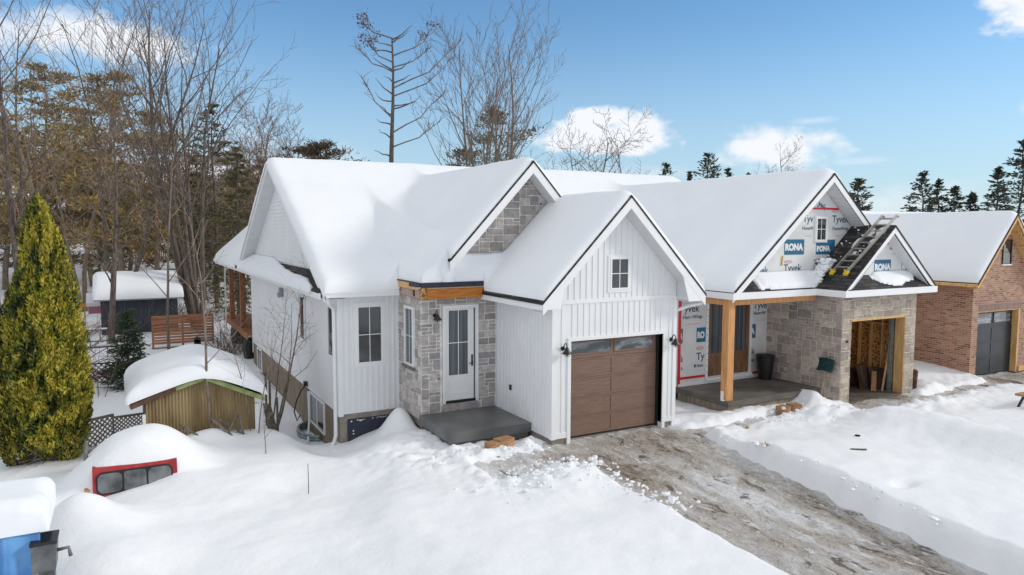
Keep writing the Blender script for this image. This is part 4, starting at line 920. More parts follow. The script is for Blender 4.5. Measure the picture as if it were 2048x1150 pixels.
b = MB(); b.box(17.48, 21.66, 12.77, 13.2, 3.14, 3.155); b.box(17.48, 18.0, 13.2, 13.72, 3.14, 3.155); b.box(14.23, 17.47, 13.72, 14.1, 3.14, 3.155)
for apx, apz, y0, y1, wd in ((18.1, 6.34, 13.74, 14.2, 3.3), (19.57, 4.86, 12.79, 13.19, 2.0)):
    for s in (-1, 1):
        for k in range(int(wd / .1)):
            u0 = apx + s * k * .1; u1 = apx + s * (k + 1) * .1; z0, z1 = apz - s2 * k * .1, apz - s2 * (k + 1) * .1 + .012
            q = [(u0, y0, z0), (u1, y0, z1), (u1, y1, z1), (u0, y1, z0)]; b.slab(q if s < 0 else q[::-1], .015)
b.build('rake_soffit', 'soffit', H2)
WY = 14.15; b = MB(); b.prism([(14.9, WY, 3.62), (21.2, WY, 3.62), (18.1, WY, 6.32)], (0, .1, 0)); gw = b.build('house_wrap', 'wrap', H2)
b = MB(); b.box(17.72, 19.12, WY - .004, WY - .0004, 5.59, 5.65); b.build('red_tape', 'tape_red', H2)
window_y(H2, 17.95, 18.33, 4.71, 5.32, WY - .01, 2, 2, fw_=.05, casing=.03, mun=.016)
text('yek', 17.98, WY, 5.72, .24, 'ink_blue', gw, bold=.006, rot=-.5); text('Tyv', 17.36, WY, 5.22, .30, 'ink_blue', gw, bold=.004); text('HomeW', 17.34, WY, 5.0, .135, 'ink_blue', gw, bold=.003)
text('Tyvek', 18.64, WY, 5.22, .30, 'ink_blue', gw, bold=.004); text('HomeWrap', 18.66, WY, 4.99, .15, 'ink_blue', gw, bold=.003); lines(gw, 18.8, WY, 4.83, .5); lines(gw, 17.45, WY, 4.83, .35); oval(gw, 18.75, WY, 5.55, .32, .08)
logo(gw, 16.62, WY, 4.28, .83, .44); logo(gw, 17.96, WY, 4.27, .84, .35); b = MB(); b.box(18.46, 18.80, WY - .003, WY - .0005, 4.62, 4.71); b.build('printed_logo', 'logo_blue', gw)
oval(gw, 16.8, WY, 4.08, .34, .1); oval(gw, 18.05, WY, 4.10, .34, .1); text('Tyvek', 16.62, WY, 3.80, .30, 'ink_blue', gw, bold=.004); text('vek', 15.62, WY, 3.77, .26, 'ink_blue', gw, bold=.004); text('Ty', 17.94, WY, 3.82, .3, 'ink_blue', gw, bold=.004)
b = MB(); b.bar((16.52, WY - .02, 3.98), (16.55, WY - .02, 4.25), .035, .03); b.build('wood_shim', 'lumber', H2)
b = MB(); b.slab([(14.55, 13.7, 3.335), (18.2, 13.7, 3.335), (18.2, WY, 3.72), (14.95, WY, 3.72)], .03); b.slab([(17.6, 12.75, 3.335), (21.5, 12.75, 3.335), (21.2, 13.15, 3.70), (17.95, 13.15, 3.70)], .03); b.build('pent_roof', 'shingles', H2)
# small gable
gz2 = lambda x: 5.14 - s2 * abs(x - 19.57)
b = MB(); b.slab([(17.45, 12.74, gz2(17.45)), (19.57, 12.74, 5.14), (19.57, 14.6, 5.14), (17.45, 14.1, gz2(17.45))], .05); b.slab([(19.57, 12.74, 5.14), (21.69, 12.74, gz2(21.69)), (21.69, 16, gz2(21.69)), (19.57, 16, 5.14)], .05); b.build('roof', 'shingles', H2)
b = MB(); b.prism([(17.9, 13.15, 3.6), (21.24, 13.15, 3.6), (19.57, 13.15, 4.93)], (0, .08, 0)); sw = b.build('house_wrap', 'wrap', H2)
logo(sw, 19.24, 13.15, 3.70, .78, .43); logo(sw, 20.55, 13.15, 3.70, .22, .40, 'R', ox=.02); text('Ho', 19.93, 13.15, 4.42, .12, 'ink_blue', sw, bold=.003); lines(sw, 20.0, 13.15, 4.3, .3)
b = MB(); b.prism([(19.76, 13.149, 4.57), (19.98, 13.149, 4.57), (19.92, 13.149, 4.63), (19.82, 13.149, 4.63)], (0, -.003, 0)); b.build('red_tape', 'tape_red', H2)
b = MB(); b.bar((14.95 + 3.35, WY - .01, 3.74), (19.70, WY - .01, 5.02), .04, .05); b.build('flashing', 'membrane', H2)
# snow on house 2
rz = lambda x, y_: smax(6.63 - s2 * rnd(x - 18.1, .15), np.where(y_ > 17.9, 7.28 - .525 * rnd(y_ - 25.3, .2), 0), .16)
bz_ = lambda x, y_: np.maximum(6.63 - s2 * np.abs(x - 18.1), np.where(y_ > 17.93, 7.28 - .525 * np.abs(y_ - 25.3), 0)) - .04
roof_snow('roof_snow', H2, [13.82, 14.24, 18.1, 21.95, 22.3], [13.73, 17.95, 25.3, 32.6], rz, bz_, lambda x, y_: ((x > 14.24) & (x < 21.95) & ((x < 18.35 + .0) | (y_ > 14.0))) | (y_ > 17.95), lambda x, y_: np.maximum(rectd(x, y_, 14.24, 21.95, 13.73, 28), rectd(x, y_, 13.82, 22.3, 17.95, 32.6)), T=.24, r=.3, seed=31)
pz = lambda x, y_: 3.335 + (y_ - 13.7) * .856
def patch(name, xs, ys, h, cx, cy0, sx, sy, T, seed, dom=lambda x, y_: x > 0):
    sdp = lambda x, y_: (1 - np.sqrt(((x - cx) / sx) ** 2 + ((y_ - cy0) / sy) ** 2) + .25 * fbm(x * 3, y_ * 3, seed, 4)) * min(sx, sy)
    return roof_snow(name, H2, xs, ys, h, lambda x, y_: h(x, y_) - .02, lambda x, y_: (sdp(x, y_) > 0) & dom(x, y_), sdp, T=T, r=.16, step=.035, amp=.01, edge=.005, seed=seed)
patch('snow_patch', [15.1, 18.2], [13.72, 14.13], pz, 17.0, 14.02, 1.9, .42, .12, 41)
pz3 = lambda x, y_: 3.335 + (y_ - 12.75) * .912
patch('snow_patch', [18.4, 21.3], [12.77, 13.14], pz3, 20.0, 13.12, .95, .29, .12, 43)
gsl = lambda x, y_: 5.14 - s2 * np.abs(x - 19.57)
for k, (cx, cy0, sx, sy) in enumerate([(18.95, 13.52, .17, .10), (19.3, 13.35, .15, .12), (19.35, 13.05, .16, .12), (19.0, 13.1, .1, .07), (18.6, 13.35, .07, .06)]):
    patch('snow_patch', [cx - sx * 1.4, min(cx + sx * 1.4, 19.55)], [max(12.78, cy0 - sy * 1.4), min(14.12, cy0 + sy * 1.4)], gsl, cx, cy0, sx, sy, .06, 50 + k)
# shovelled snow chunks in the valley
def lumps(name, n, fn, smin, smax_, seed, parent=None):
    rg = random.Random(seed); V = []; F = []
    t = (1 + 5 ** .5) / 2
    iv = [(-1, t, 0), (1, t, 0), (-1, -t, 0), (1, -t, 0), (0, -1, t), (0, 1, t), (0, -1, -t), (0, 1, -t), (t, 0, -1), (t, 0, 1), (-t, 0, -1), (-t, 0, 1)]
    fi = [(0, 11, 5), (0, 5, 1), (0, 1, 7), (0, 7, 10), (0, 10, 11), (1, 5, 9), (5, 11, 4), (11, 10, 2), (10, 7, 6), (7, 1, 8), (3, 9, 4), (3, 4, 2), (3, 2, 6), (3, 6, 8), (3, 8, 9), (4, 9, 5), (2, 4, 11), (6, 2, 10), (8, 6, 7), (9, 8, 1)]
    for _ in range(n):
        s = rg.uniform(smin, smax_) * (1 if rg.random() < .8 else 1.7); p = fn(rg); o = len(V)
        sc = (rg.uniform(.7, 1.3), rg.uniform(.7, 1.3), rg.uniform(.5, 1))
        for a in iv: q = rg.uniform(.7, 1.15) / 1.9; V.append(tuple(p[i] + a[i] * s * sc[i] * q for i in range(3)))
        F += [(a + o, b_ + o, c + o) for a, b_, c in fi]
    return np_mesh(name, V, F, 'snow', parent, smooth=False)
def fch(rg):
    x = min(17.92 + rg.gauss(0, .22), 18.32); y_ = 13.74 + abs(rg.gauss(0, .15)); y_ = min(y_, 14.08)
    z = max(3.335 + (y_ - 13.7) * .856, gz2(x) if x > 17.5 else 0); return (x, y_, z + rg.uniform(0, .34) * math.exp(-((x - 17.95) / .26) ** 2))
tag(lumps('snow_chunks', 260, fch, .03, .075, 5, H2), kind='stuff')
def fch2(rg):
    x = rg.uniform(17.9, 19.5); y_ = rg.uniform(12.9, 14.1); return (x, y_, gz2(x) + .02)
tag(lumps('snow_chunks', 30, fch2, .012, .035, 6, H2), kind='stuff')

# ladder
LD = empty('ladder', (17.9, 13.0, 3.82), 'aluminium ladder with yellow feet lying up the small shingled roof', 'ladder')
def lp(t, y_): return (17.86 + t * .764, y_, 3.80 + t * .655 + 0.02)
Lr = 2.42
for y_, y1 in ((13.02, 12.83), (13.46, 13.27)):
    b = MB(); yy = lambda t: y_ + (y1 - y_) * t / Lr
    b.bar(lp(.0, yy(0)), lp(Lr, yy(Lr)), .035, .085, up=(0, 1, 0) if 0 else (-.65, 0, .76)); rl = b.build('rail', 'aluminium', LD)
    b = MB(); e = lp(Lr, yy(Lr)); b.tube([lp(Lr - .03, yy(Lr)), (e[0] + .06, e[1], e[2] + .03), (e[0] + .07, e[1], e[2] - .05)], .03, 8); b.build('end_cap', 'aluminium', rl)
    b = MB(); s = lp(-.02, y_); b.bar((s[0] - .10, y_ - .02, s[2] - .06), (s[0] + .06, y_ + .01, s[2] + .03), .11, .06); b.bar((s[0] - .02, y_ - .06, s[2] - .02), (s[0] + .02, y_ + .08, s[2] + .06), .05, .05); b.build('foot', 'yellow_plastic', LD)
for k in range(9):
    t = .18 + k * .265; f = t / Lr; b = MB(); b.bar(lp(t, 13.02 - .19 * f), lp(t, 13.46 - .19 * f), .035, .035, up=(-.65, 0, .76)); b.build('rung', 'aluminium', LD)

# ================================================================== HOUSE 3 (brick)
H3 = empty('house', (24.97, 13.44, 0), 'red brick house at the right edge with a dark grey garage door', 'house', 'new houses in a row')
BX, BY = 24.97, 13.44; s3 = 1.06; g3 = lambda x: 5.56 - s3 * abs(x - 26.68)
b = MB(); b.box(BX, BX + .12, BY + .12, 17.5, .03, 3.2); b.box(BX, 25.34, BY, BY + .12, .03, 3.1); b.box(27.98, 28.6, BY, BY + .12, .03, 3.1); b.box(25.34, 27.98, BY, BY + .12, 2.52, 3.1)
b.prism([(BX, BY + .001, 3.1), (28.4, BY + .001, 3.1), (28.4, BY + .001, g3(28.4) - .2), (26.68, BY + .001, 5.30), (BX, BY + .001, g3(BX) - .2)], (0, .118, 0)); b.build('brick_wall', 'brick', H3)
b = MB(); b.box(25.34, 27.98, BY - .006, BY + .12, 2.27, 2.52); b.build('lintel', 'soldier_brick', H3)
b = MB(); b.box(25.36, 27.9, BY + .02, BY + .2, 2.22, 2.27); b.box(27.86, 27.96, BY - .01, BY + .22, -.02, 2.265); b.box(25.34, 25.37, BY + .02, BY + .2, 0, 2.22)
b.box(BX - .09, BX, BY + .25, 17, -.02, .085); b.box(28.0, 28.7, BY - .06, BY, -.0, .18); b.build('lumber_trim', 'lumber', H3)
b = MB(); b.box(BX + .02, 25.34, BY - .0, BY + .3, -.4, .03); b.box(27.98, 28.6, BY + .03, BY + .3, -.4, .03); b.box(BX + .02, BX + .3, BY + .3, 17.5, -.4, .03); b.build('foundation', 'concrete', H3)
garage_door(H3, 25.37, 27.86, .03, 2.22, BY + .2, 'garage_slate', 4)
window_y(H3, 26.62, 27.12, 3.86, 4.66, BY - .0, 1, 2, frame='black_metal', fw_=.03, casing=0)
b = MB(); b.box(26.58, 27.16, BY - .05, BY, 3.80, 3.84); b.build('snowy_sill', 'snow', H3)
b = MB(); b.slab([(24.5, 13.04, g3(24.5)), (26.68, 13.04, 5.56), (26.68, 22, 5.56), (24.5, 22, g3(24.5))], .06); b.slab([(26.68, 13.04, 5.56), (28.86, 13.04, g3(28.86)), (28.86, 22, g3(28.86)), (26.68, 22, 5.56)], .06)
b.slab([(24.3, 16.2, 3.3), (36, 16.2, 3.3), (36, 20, 5.75), (24.3, 20, 5.75)], .06); b.slab([(24.3, 24, 3.3), (24.3, 20, 5.75), (36, 20, 5.75), (36, 24, 3.3)], .06); b.build('roof', 'shingles', H3)
b = MB(); rake(b, 13.05, 'x', 24.52, g3(24.52) - .06, 26.68, 5.50, .13, .04); rake(b, 13.05, 'x', 26.68, 5.50, 28.84, g3(28.84) - .06, .13, .04); b.box(24.48, 24.52, 13.05, 16.5, 3.14, 3.25); b.build('rake_board', 'lumber', H3)
b = MB()
for s in (-1, 1):
    q = [(26.68, 13.09, 5.34), (26.68 + s * 2.1, 13.09, 5.34 - s3 * 2.1), (26.68 + s * 2.1, 13.44, 5.34 - s3 * 2.1), (26.68, 13.44, 5.34)]; b.slab(q if s < 0 else q[::-1], .02)
    for k in range(4):
        u = 26.68 + s * (.35 + k * .45); z = 5.33 - s3 * (.35 + k * .45); b.box(u - .02, u + .02, 13.09, 13.44, z - .10, z - .02)
b.build('bare_soffit', 'lumber', H3)
b = MB(); b.box(24.52, BX, 13.1, 16.5, 3.16, 3.18); b.build('eave_soffit', 'lumber', H3)
b = MB(); b.box(24.3, 36, 16.5, 23.8, 0, 3.3); b.build('rear_wing', 'brick', H3)
rz3 = lambda x, y_: smax(5.56 - s3 * rnd(x - 26.68, .12), np.where(y_ > 16.2, 5.75 - .64 * rnd(y_ - 20, .2), 0), .2)
bz3 = lambda x, y_: np.maximum(5.56 - s3 * np.abs(x - 26.68), np.where(y_ > 16.2, 5.75 - .64 * np.abs(y_ - 20), 0)) - .04
roof_snow('roof_snow', H3, [24.3, 24.53, 26.68, 28.83, 36], [13.07, 16.2, 20, 24], rz3, bz3, lambda x, y_: ((x > 24.53) & (x < 28.83)) | (y_ > 16.2), lambda x, y_: np.maximum(rectd(x, y_, 24.53, 28.83, 13.07, 22), rectd(x, y_, 24.3, 36, 16.2, 24)), T=.20, r=.25, seed=61)
b = MB(); b.poly([(24.965, 14.62, .22), (24.965, 14.52, .18), (24.965, 14.5, .27), (24.965, 14.58, .30)]); b.prism([(24.96, 14.62, .20), (24.96, 14.52, .17), (24.96, 14.5, .26), (24.96, 14.58, .29)], (-.006, 0, 0)); b.build('paper_notice', 'white_plain', H3)
# ================================================================== trees
def spot(px, depth):
    """plan position of something seen at that column of the photograph, depth metres ahead of the camera"""
    lat = (px - 1024) / 1429 * depth; a = R(28.765)
    return (depth * math.sin(a) + lat * math.cos(a), depth * math.cos(a) - lat * math.sin(a))
class AbsZ(float):
    'a tree top given as a level above the datum rather than a height above its own foot'
    def __add__(s, o): return AbsZ(float(s) + o)
def toph(py, depth): return AbsZ(4.95 + (461 - py) / 1429 * depth)
def height(H, z0): return float(H) - z0 if isinstance(H, AbsZ) else H

class Tubes:
    """many thin tapered tubes as one mesh"""
    def __init__(s): s.V = []; s.F = []
    def add(s, P_, Rr, n):
        o = len(s.V); m = len(P_)
        d = (P_[-1] - P_[0]); d = d.normalized() if d.length > 1e-6 else Vector((0, 0, 1)); a = d.orthogonal().normalized(); b = d.cross(a)
        cs = [(math.cos(2 * math.pi * i / n), math.sin(2 * math.pi * i / n)) for i in range(n)]
        for p, r in zip(P_, Rr):
            for c, sn in cs: s.V.append((p.x + (a.x * c + b.x * sn) * r, p.y + (a.y * c + b.y * sn) * r, p.z + (a.z * c + b.z * sn) * r))
        for k in range(m - 1):
            for i in range(n): j = (i + 1) % n; q = o + k * n; s.F.append((q + i, q + j, q + n + j, q + n + i))
    def build(s, name, m, parent): return np_mesh(name, s.V, s.F, m, parent, smooth=True) if s.F else None
def rv(rg): return Vector((rg.gauss(0, 1), rg.gauss(0, 1), rg.gauss(0, 1)))
def bare_tree(name, x, y, H, seed, label, group=None, spread=.35, trunks=1, r0=.16, levels=4, nb=(9, 7, 5, 3), bark='bark', tw='twig', base=None, lean=0., first=.25, up_=.45, lens=(.5, .45, .42, .4), minr=.006, cat='tree', tsp=None):
    rg = random.Random(seed); z0 = gz(x, y) - .2 if base is None else base; H = height(H, z0); tsp = spread * .5 if tsp is None else tsp
    root = empty(name, (x, y, z0), label, cat, group); T = Tubes(); C = Tubes()
    def grow(p, d, L_, r, lv, B):
        n = 7 if lv == 0 else 5 if lv == 1 else 4 if lv == 2 else 3
        pts = [p.copy()]; q = p.copy(); dd = d.normalized(); wig = .10 if lv == 0 else .17
        for k in range(n):
            dd = (dd + rv(rg) * wig * .6 + Vector((0, 0, up_ * .16 if lv else .05))).normalized(); q = q + dd * (L_ / n); pts.append(q.copy())
        rr = [max(minr * .55, r * (1 - .86 * (k / n) ** .9)) for k in range(n + 1)]
        B.add(pts, rr, 7 if lv == 0 else 5 if lv == 1 else 3)
        if lv >= levels - 1: return
        cnt = nb[lv]
        for i in range(cnt):
            f = (first if lv == 0 else .18) + (1 - (first if lv == 0 else .18)) * (i + rg.random()) / cnt; f = min(f, .98)
            k = min(int(f * n), n - 1); s = pts[k].lerp(pts[k + 1], f * n - k); par = (pts[k + 1] - pts[k]).normalized()
            side = rv(rg); side = (side - par * side.dot(par)).normalized()
            if lv == 0: side = Vector((side.x, side.y, side.z * .3))
            nd = (par * rg.uniform(.75, 1.1) + side * rg.uniform(.7, 1.2) * (spread / .35) * (1 if lv < 2 else .85)).normalized()
            ll = L_ * lens[lv] * rg.uniform(.65, 1.2) * (1.15 - .55 * f if lv == 0 else 1 - .35 * f)
            grow(s, nd, ll, max(minr, rr[k] * rg.uniform(.42, .62)), lv + 1, T if lv == 0 and r > .08 else C)
    for t in range(trunks):
        a = rg.uniform(0, 6.28); b0 = Vector((x + math.cos(a) * .18 * (trunks > 1), y + math.sin(a) * .18 * (trunks > 1), z0))
        d = Vector((math.cos(a) * tsp * (trunks > 1) * rg.uniform(.4, 1.2) + lean, math.sin(a) * tsp * (trunks > 1) * rg.uniform(.4, 1.2), 1))
        grow(b0, d, (H + .2) * (1 if t == 0 else rg.uniform(.75, .95)) * .96, r0 * (1 if t == 0 else .75), 0, T)
    T.build('trunk', bark, root); C.build('crown', tw, root)
    return root

def leaf_cloud(name, parent, P_, D_, size, cols, m, seed, aspect=.35, jitter=.6, droop=0.):
    """P_ points, D_ directions: one slim four-cornered needle spray at each"""
    rs = np.random.RandomState(seed); n = len(P_); P_ = np.asarray(P_); D_ = np.asarray(D_) + rs.randn(n, 3) * jitter * .5; D_[:, 2] -= droop
    D_ /= np.linalg.norm(D_, axis=1, keepdims=True) + 1e-9; s = size * rs.uniform(.6, 1.35, (n, 1)); r_ = rs.randn(n, 3); W_ = np.cross(D_, r_); W_ /= np.linalg.norm(W_, axis=1, keepdims=True) + 1e-9
    a = P_ - D_ * s * .5; b = P_ + W_ * s * aspect * .5 - D_ * s * .05; c = P_ + D_ * s * .5; d = P_ - W_ * s * aspect * .5 - D_ * s * .05
    V = np.stack([a, b, c, d], 1).reshape(-1, 3); F = np.arange(4 * n).reshape(n, 4)
    cols = np.asarray(cols); k = rs.randint(0, len(cols), n); cc = cols[k] * rs.uniform(.65, 1.3, (n, 1))
    return np_mesh(name, V, F, m, parent, smooth=False, col=np.repeat(cc, 4, 0))

def conifer(name, x, y, H, Rb, seed, label, group=None, cols=((.045, .065, .035), (.06, .075, .03), (.035, .05, .03)), bare=.08, dens=1., droop=.35, size=.42, trunk_r=.16, base=None, gaps=.25, pw=.9, bark='bark_dark', per=26, twist=.5):
    rg = random.Random(seed); z0 = gz(x, y) - .2 if base is None else base; H = height(H, z0); root = empty(name, (x, y, z0), label, 'tree', group)
    T = Tubes(); T.add([Vector((x + .1 * math.sin(k * 1.3 + seed), y + .1 * math.cos(k * 1.7), z0 + H * k / 8)) for k in range(9)], [trunk_r * (1 - k / 8.4) + .015 for k in range(9)], 7)
    PP = []; DD = []; z = z0 + H * bare; top = z0 + H
    while z < top - .05:
        f = (z - z0 - H * bare) / (H * (1 - bare)); rad = Rb * (1 - f) ** pw + .12; nbr = max(3, int(rg.uniform(4, 7)))
        for i in range(nbr):
            if rg.random() < gaps * (1 - f): continue
            a = rg.uniform(0, 6.283); L_ = rad * rg.uniform(.65, 1.12); d = Vector((math.cos(a), math.sin(a), rg.uniform(-.1, .25) + .5 * f)); p = Vector((x, y, z + rg.uniform(-.1, .1)))
            pts = [p.copy()]; dd = d.normalized(); n = 5
            for k in range(n):
                dd = (dd + Vector((rg.gauss(0, .06), rg.gauss(0, .06), (-droop * .28 if k < 3 else droop * .22)))).normalized(); p = p + dd * L_ / n; pts.append(p.copy())
            T.add(pts, [max(.012, trunk_r * .22 * (1 - f) * (1 - k / 5.5)) for k in range(6)], 3)
            cnt = int(per * dens * max(.35, L_ / Rb) * rg.uniform(.7, 1.3))
            for _ in range(cnt):
                t = rg.uniform(.18, 1.0) ** .8; k = min(int(t * n), n - 1); s = pts[k].lerp(pts[k + 1], t * n - k); w_ = L_ * .22 * (1.15 - t) + .07
                off = Vector((rg.gauss(0, 1), rg.gauss(0, 1), rg.gauss(0, .35))) * w_; PP.append(tuple(s + off)); q = (pts[k + 1] - pts[k]).normalized() + off.normalized() * twist; DD.append(tuple(q))
        z += H * .028 * rg.uniform(.7, 1.3)
    for k in range(int(20 * dens)): PP.append((x + rg.gauss(0, .07), y + rg.gauss(0, .07), top - rg.random() * .7)); DD.append((rg.gauss(0, .4), rg.gauss(0, .4), 1))
    T.build('trunk', bark, root); leaf_cloud('crown', root, PP, DD, size, cols, 'needles', seed, aspect=.32, droop=.12)
    return root
def pine(name, x, y, H, seed, label, group=None, cols=((.15, .115, .035), (.11, .10, .035), (.19, .13, .05), (.08, .085, .03)), bare=.35, Rb=3.2, nbr=26, clump=45, size=.34, trunk_r=.2):
    """open crowned pine: bare trunk, long boughs, needle clumps in flat plates"""
    rg = random.Random(seed); z0 = gz(x, y) - .2; H = height(H, z0); root = empty(name, (x, y, z0), label, 'tree', group); T = Tubes(); PP = []; DD = []
    tp = [Vector((x + .25 * math.sin(k * .9 + seed), y + .2 * math.cos(k * 1.1 + seed), z0 + H * k / 8)) for k in range(9)]; T.add(tp, [trunk_r * (1 - k / 8.6) + .02 for k in range(9)], 8)
    for i in range(nbr):
        f = bare + (1 - bare) * (i + rg.random()) / nbr; f = min(f, .97); k = int(f * 8); p = tp[k].lerp(tp[min(k + 1, 8)], f * 8 - k)
        g_ = (f - bare) / (1 - bare); L_ = Rb * (math.sin(math.pi * (.25 + .72 * g_)) * .9 + .15) * rg.uniform(.6, 1.15); a = rg.uniform(0, 6.283)
        dd = Vector((math.cos(a), math.sin(a), rg.uniform(.0, .35))).normalized(); pts = [p.copy()]
        for q in range(5): dd = (dd + rv(rg) * .10 + Vector((0, 0, .05))).normalized(); p = p + dd * L_ / 5; pts.append(p.copy())
        T.add(pts, [max(.018, trunk_r * .28 * (1 - q / 5.5)) for q in range(6)], 4)
        for j in range(rg.randint(2, 4)):
            t = rg.uniform(.45, 1); q = min(int(t * 5), 4); s = pts[q].lerp(pts[q + 1], t * 5 - q); e = s + Vector((rg.gauss(0, .45), rg.gauss(0, .45), rg.uniform(.05, .35))) * (L_ * .35)
            T.add([s, s.lerp(e, .5) + rv(rg) * .04, e], [.02, .015, .01], 3)
            for _ in range(int(clump * rg.uniform(.5, 1.3))):
                off = Vector((rg.gauss(0, 1), rg.gauss(0, 1), rg.gauss(0, .38))) * (.26 + .06 * L_); PP.append(tuple(e + off)); DD.append(tuple(off.normalized() * .8 + Vector((0, 0, .5))))
    T.build('trunk', 'bark', root); leaf_cloud('crown', root, PP, DD, size, cols, 'needles', seed, aspect=.28)
    return root
def place(root, x, y, sc, rot, label=None, group=None):
    r = copy_tree(root); r.location = (x, y, gz(x, y) - .2); r.scale = (sc * random.uniform(.9, 1.1), sc * random.uniform(.9, 1.1), sc); r.rotation_euler = (0, 0, rot)
    if label: r['label'] = label
    if group: r['group'] = group
    return r
def P_(px, d): return spot(px, d)

# ---- named trees that stand out
x, y = P_(393, 41); bare_tree('maple_tree', x, y, 18.5, 11, 'tallest bare tree on the left, many stems fanning out beside the deck', spread=.25, trunks=6, r0=.23, nb=(10, 6, 4, 3), first=.34, up_=.6, bark='bark_dark', tw='twig_grey', lens=(.50, .44, .42, .4), minr=.014, tsp=.15)
x, y = P_(787, 46); sn = empty('dead_pine', (x, y, -1), 'nearly dead pine with short snapped side branches above the white roof', 'tree')
rg = random.Random(4); T = Tubes(); C = Tubes(); Hs = 18.0; tp = [Vector((x + .10 * math.sin(k), y, -1 + Hs * k / 9)) for k in range(10)]; T.add(tp, [.27 * (1 - k / 9.6) + .03 for k in range(10)], 8); PP = []; DD = []
def at_h(z): f = max(0, min(.999, (z + 1) / Hs)) * 9; k = int(f); return tp[k].lerp(tp[k + 1], f - k)
ar = (math.cos(R(28.765)), -math.sin(R(28.765)))
for z, side, L_, rise in [(9.6, -1, 1.3, .4), (10.2, 1, 2.9, 1.6), (10.7, -1, 1.0, .6), (11.1, 1, 3.6, 2.6), (11.6, -1, .8, .4), (12.2, -1, .9, .6), (12.6, 1, 1.4, .8), (13.1, -1, .8, .6), (13.4, 1, 3.6, 2.4), (13.9, 1, 4.6, 3.0), (13.5, -1, 1.2, 1.0), (14.3, -1, .7, .3), (14.2, 1, .9, .5), (15.0, -1, 1.3, .8), (15.0, 1, 1.0, .7), (12.0, -1, 2.3, 2.6),
                          (14.9, -1, 2.5, 1.5), (15.2, 1, 2.6, 1.2), (15.5, -1, 1.9, 1.3), (15.9, 1, 2.1, 1.3), (16.5, -1, 1.6, .5), (16.7, 1, 1.2, .8), (17.1, -1, 1.7, 1.0), (16.9, 1, 1.3, .9), (16.1, -1, 1.0, .3), (12.8, 1, 1.5, .2)]:
    s = at_h(z - 0); dp = rg.uniform(-.5, .5); e = s + Vector((ar[0] * L_ * side + dp * ar[1], ar[1] * L_ * side + dp * ar[0], rise)); m1 = s.lerp(e, .55) + Vector((0, 0, -.18 * rise)) + rv(rg) * .06
    (T if L_ < 1.5 else C).add([s, s.lerp(m1, .5) + rv(rg) * .03, m1, m1.lerp(e, .5) + rv(rg) * .05, e], [.055, .045, .035, .022, .012], 5)
    if L_ > 1.5:
        for k in range(16):
            t = rg.uniform(.45, 1); a = m1.lerp(e, (t - .45) / .55); b_ = a + rv(rg) * .25 + Vector((ar[0] * side * .25, ar[1] * side * .25, .45)); C.add([a, a.lerp(b_, .5) + rv(rg) * .04, b_], [.018, .014, .008], 3)
            if z > 15.2 and rg.random() < .55:
                for _ in range(9): q = b_ + rv(rg) * .13; PP.append(tuple(q)); DD.append(tuple(rv(rg)))
T.build('trunk', 'bark_dark', sn); C.build('crown', 'twig_grey', sn); tag(leaf_cloud('cones', sn, PP, DD, .16, ((.10, .05, .04), (.14, .08, .06)), 'needles', 3, aspect=.6), kind='stuff')
x, y = P_(957, 48); bare_tree('maple_tree', x, y, 19.2, 23, 'tall vase shaped bare tree rising behind the stone gable', spread=.24, trunks=6, r0=.20, nb=(10, 6, 5, 3), first=.34, up_=.6, tw='twig_grey', bark='bark', lens=(.50, .42, .42, .4), minr=.015, tsp=.16)
x, y = P_(1160, 55); bare_tree('round_bare_tree', x, y, 12.6, 31, 'bare tree with rounded twiggy crown in front of the big cloud', spread=.50, trunks=2, r0=.2, nb=(11, 7, 5, 4), first=.35, up_=.45, tw='twig_grey', bark='bark_dark', minr=.018, lens=(.5, .5, .45, .42))
x, y = P_(1268, 50); bare_tree('thin_bare_tree', x, y, 11.8, 44, 'thin crooked bare stem between the two middle roofs', spread=.25, trunks=1, r0=.13, nb=(6, 3, 2), levels=3, first=.55, tw='bark_dark', bark='bark_dark', minr=.02, lens=(.28, .35, .3))
x, y = P_(1562, 75); bare_tree('bare_tree', x, y, toph(318, 75) + .5, 52, 'pale distant twiggy tree showing just above the unfinished house ridge', spread=.5, trunks=2, r0=.18, nb=(12, 7, 5, 4), first=.5, tw='twig', minr=.013, lens=(.42, .45, .4, .4))
# conifers behind the roofs
cg = 'spruces behind the brick house'
sp1 = None
for px, d, py, Rb, sd_, lb in [(1838, 66, 350, 3.1, 1, 'tallest of the four close spruces behind the snowy roof on the right'), (1870, 68, 363, 2.2, 2, 'narrow pointed spruce second from left in the row of four'), (1903, 66, 378, 2.3, 3, 'ragged spruce third from left in the row of four'), (1936, 67, 390, 2.2, 4, 'smallest ragged spruce at the right end of the row of four'),
                               (1987, 66, 338, 2.0, 5, 'slim spruce beside the great spruce at the right edge'), (2034, 62, 288, 3.8, 6, 'great dense spruce cut by the right edge of the picture')]:
    x, y = P_(px, d); conifer('spruce_tree', x, y, toph(py, d) + .3, Rb, sd_, lb, cg, cols=((.05, .062, .045), (.07, .075, .045), (.04, .05, .04)), gaps=.42 if sd_ < 6 else .2, per=26, dens=1.2 if sd_ < 6 else 1.8, size=.40, droop=.25, pw=.75)
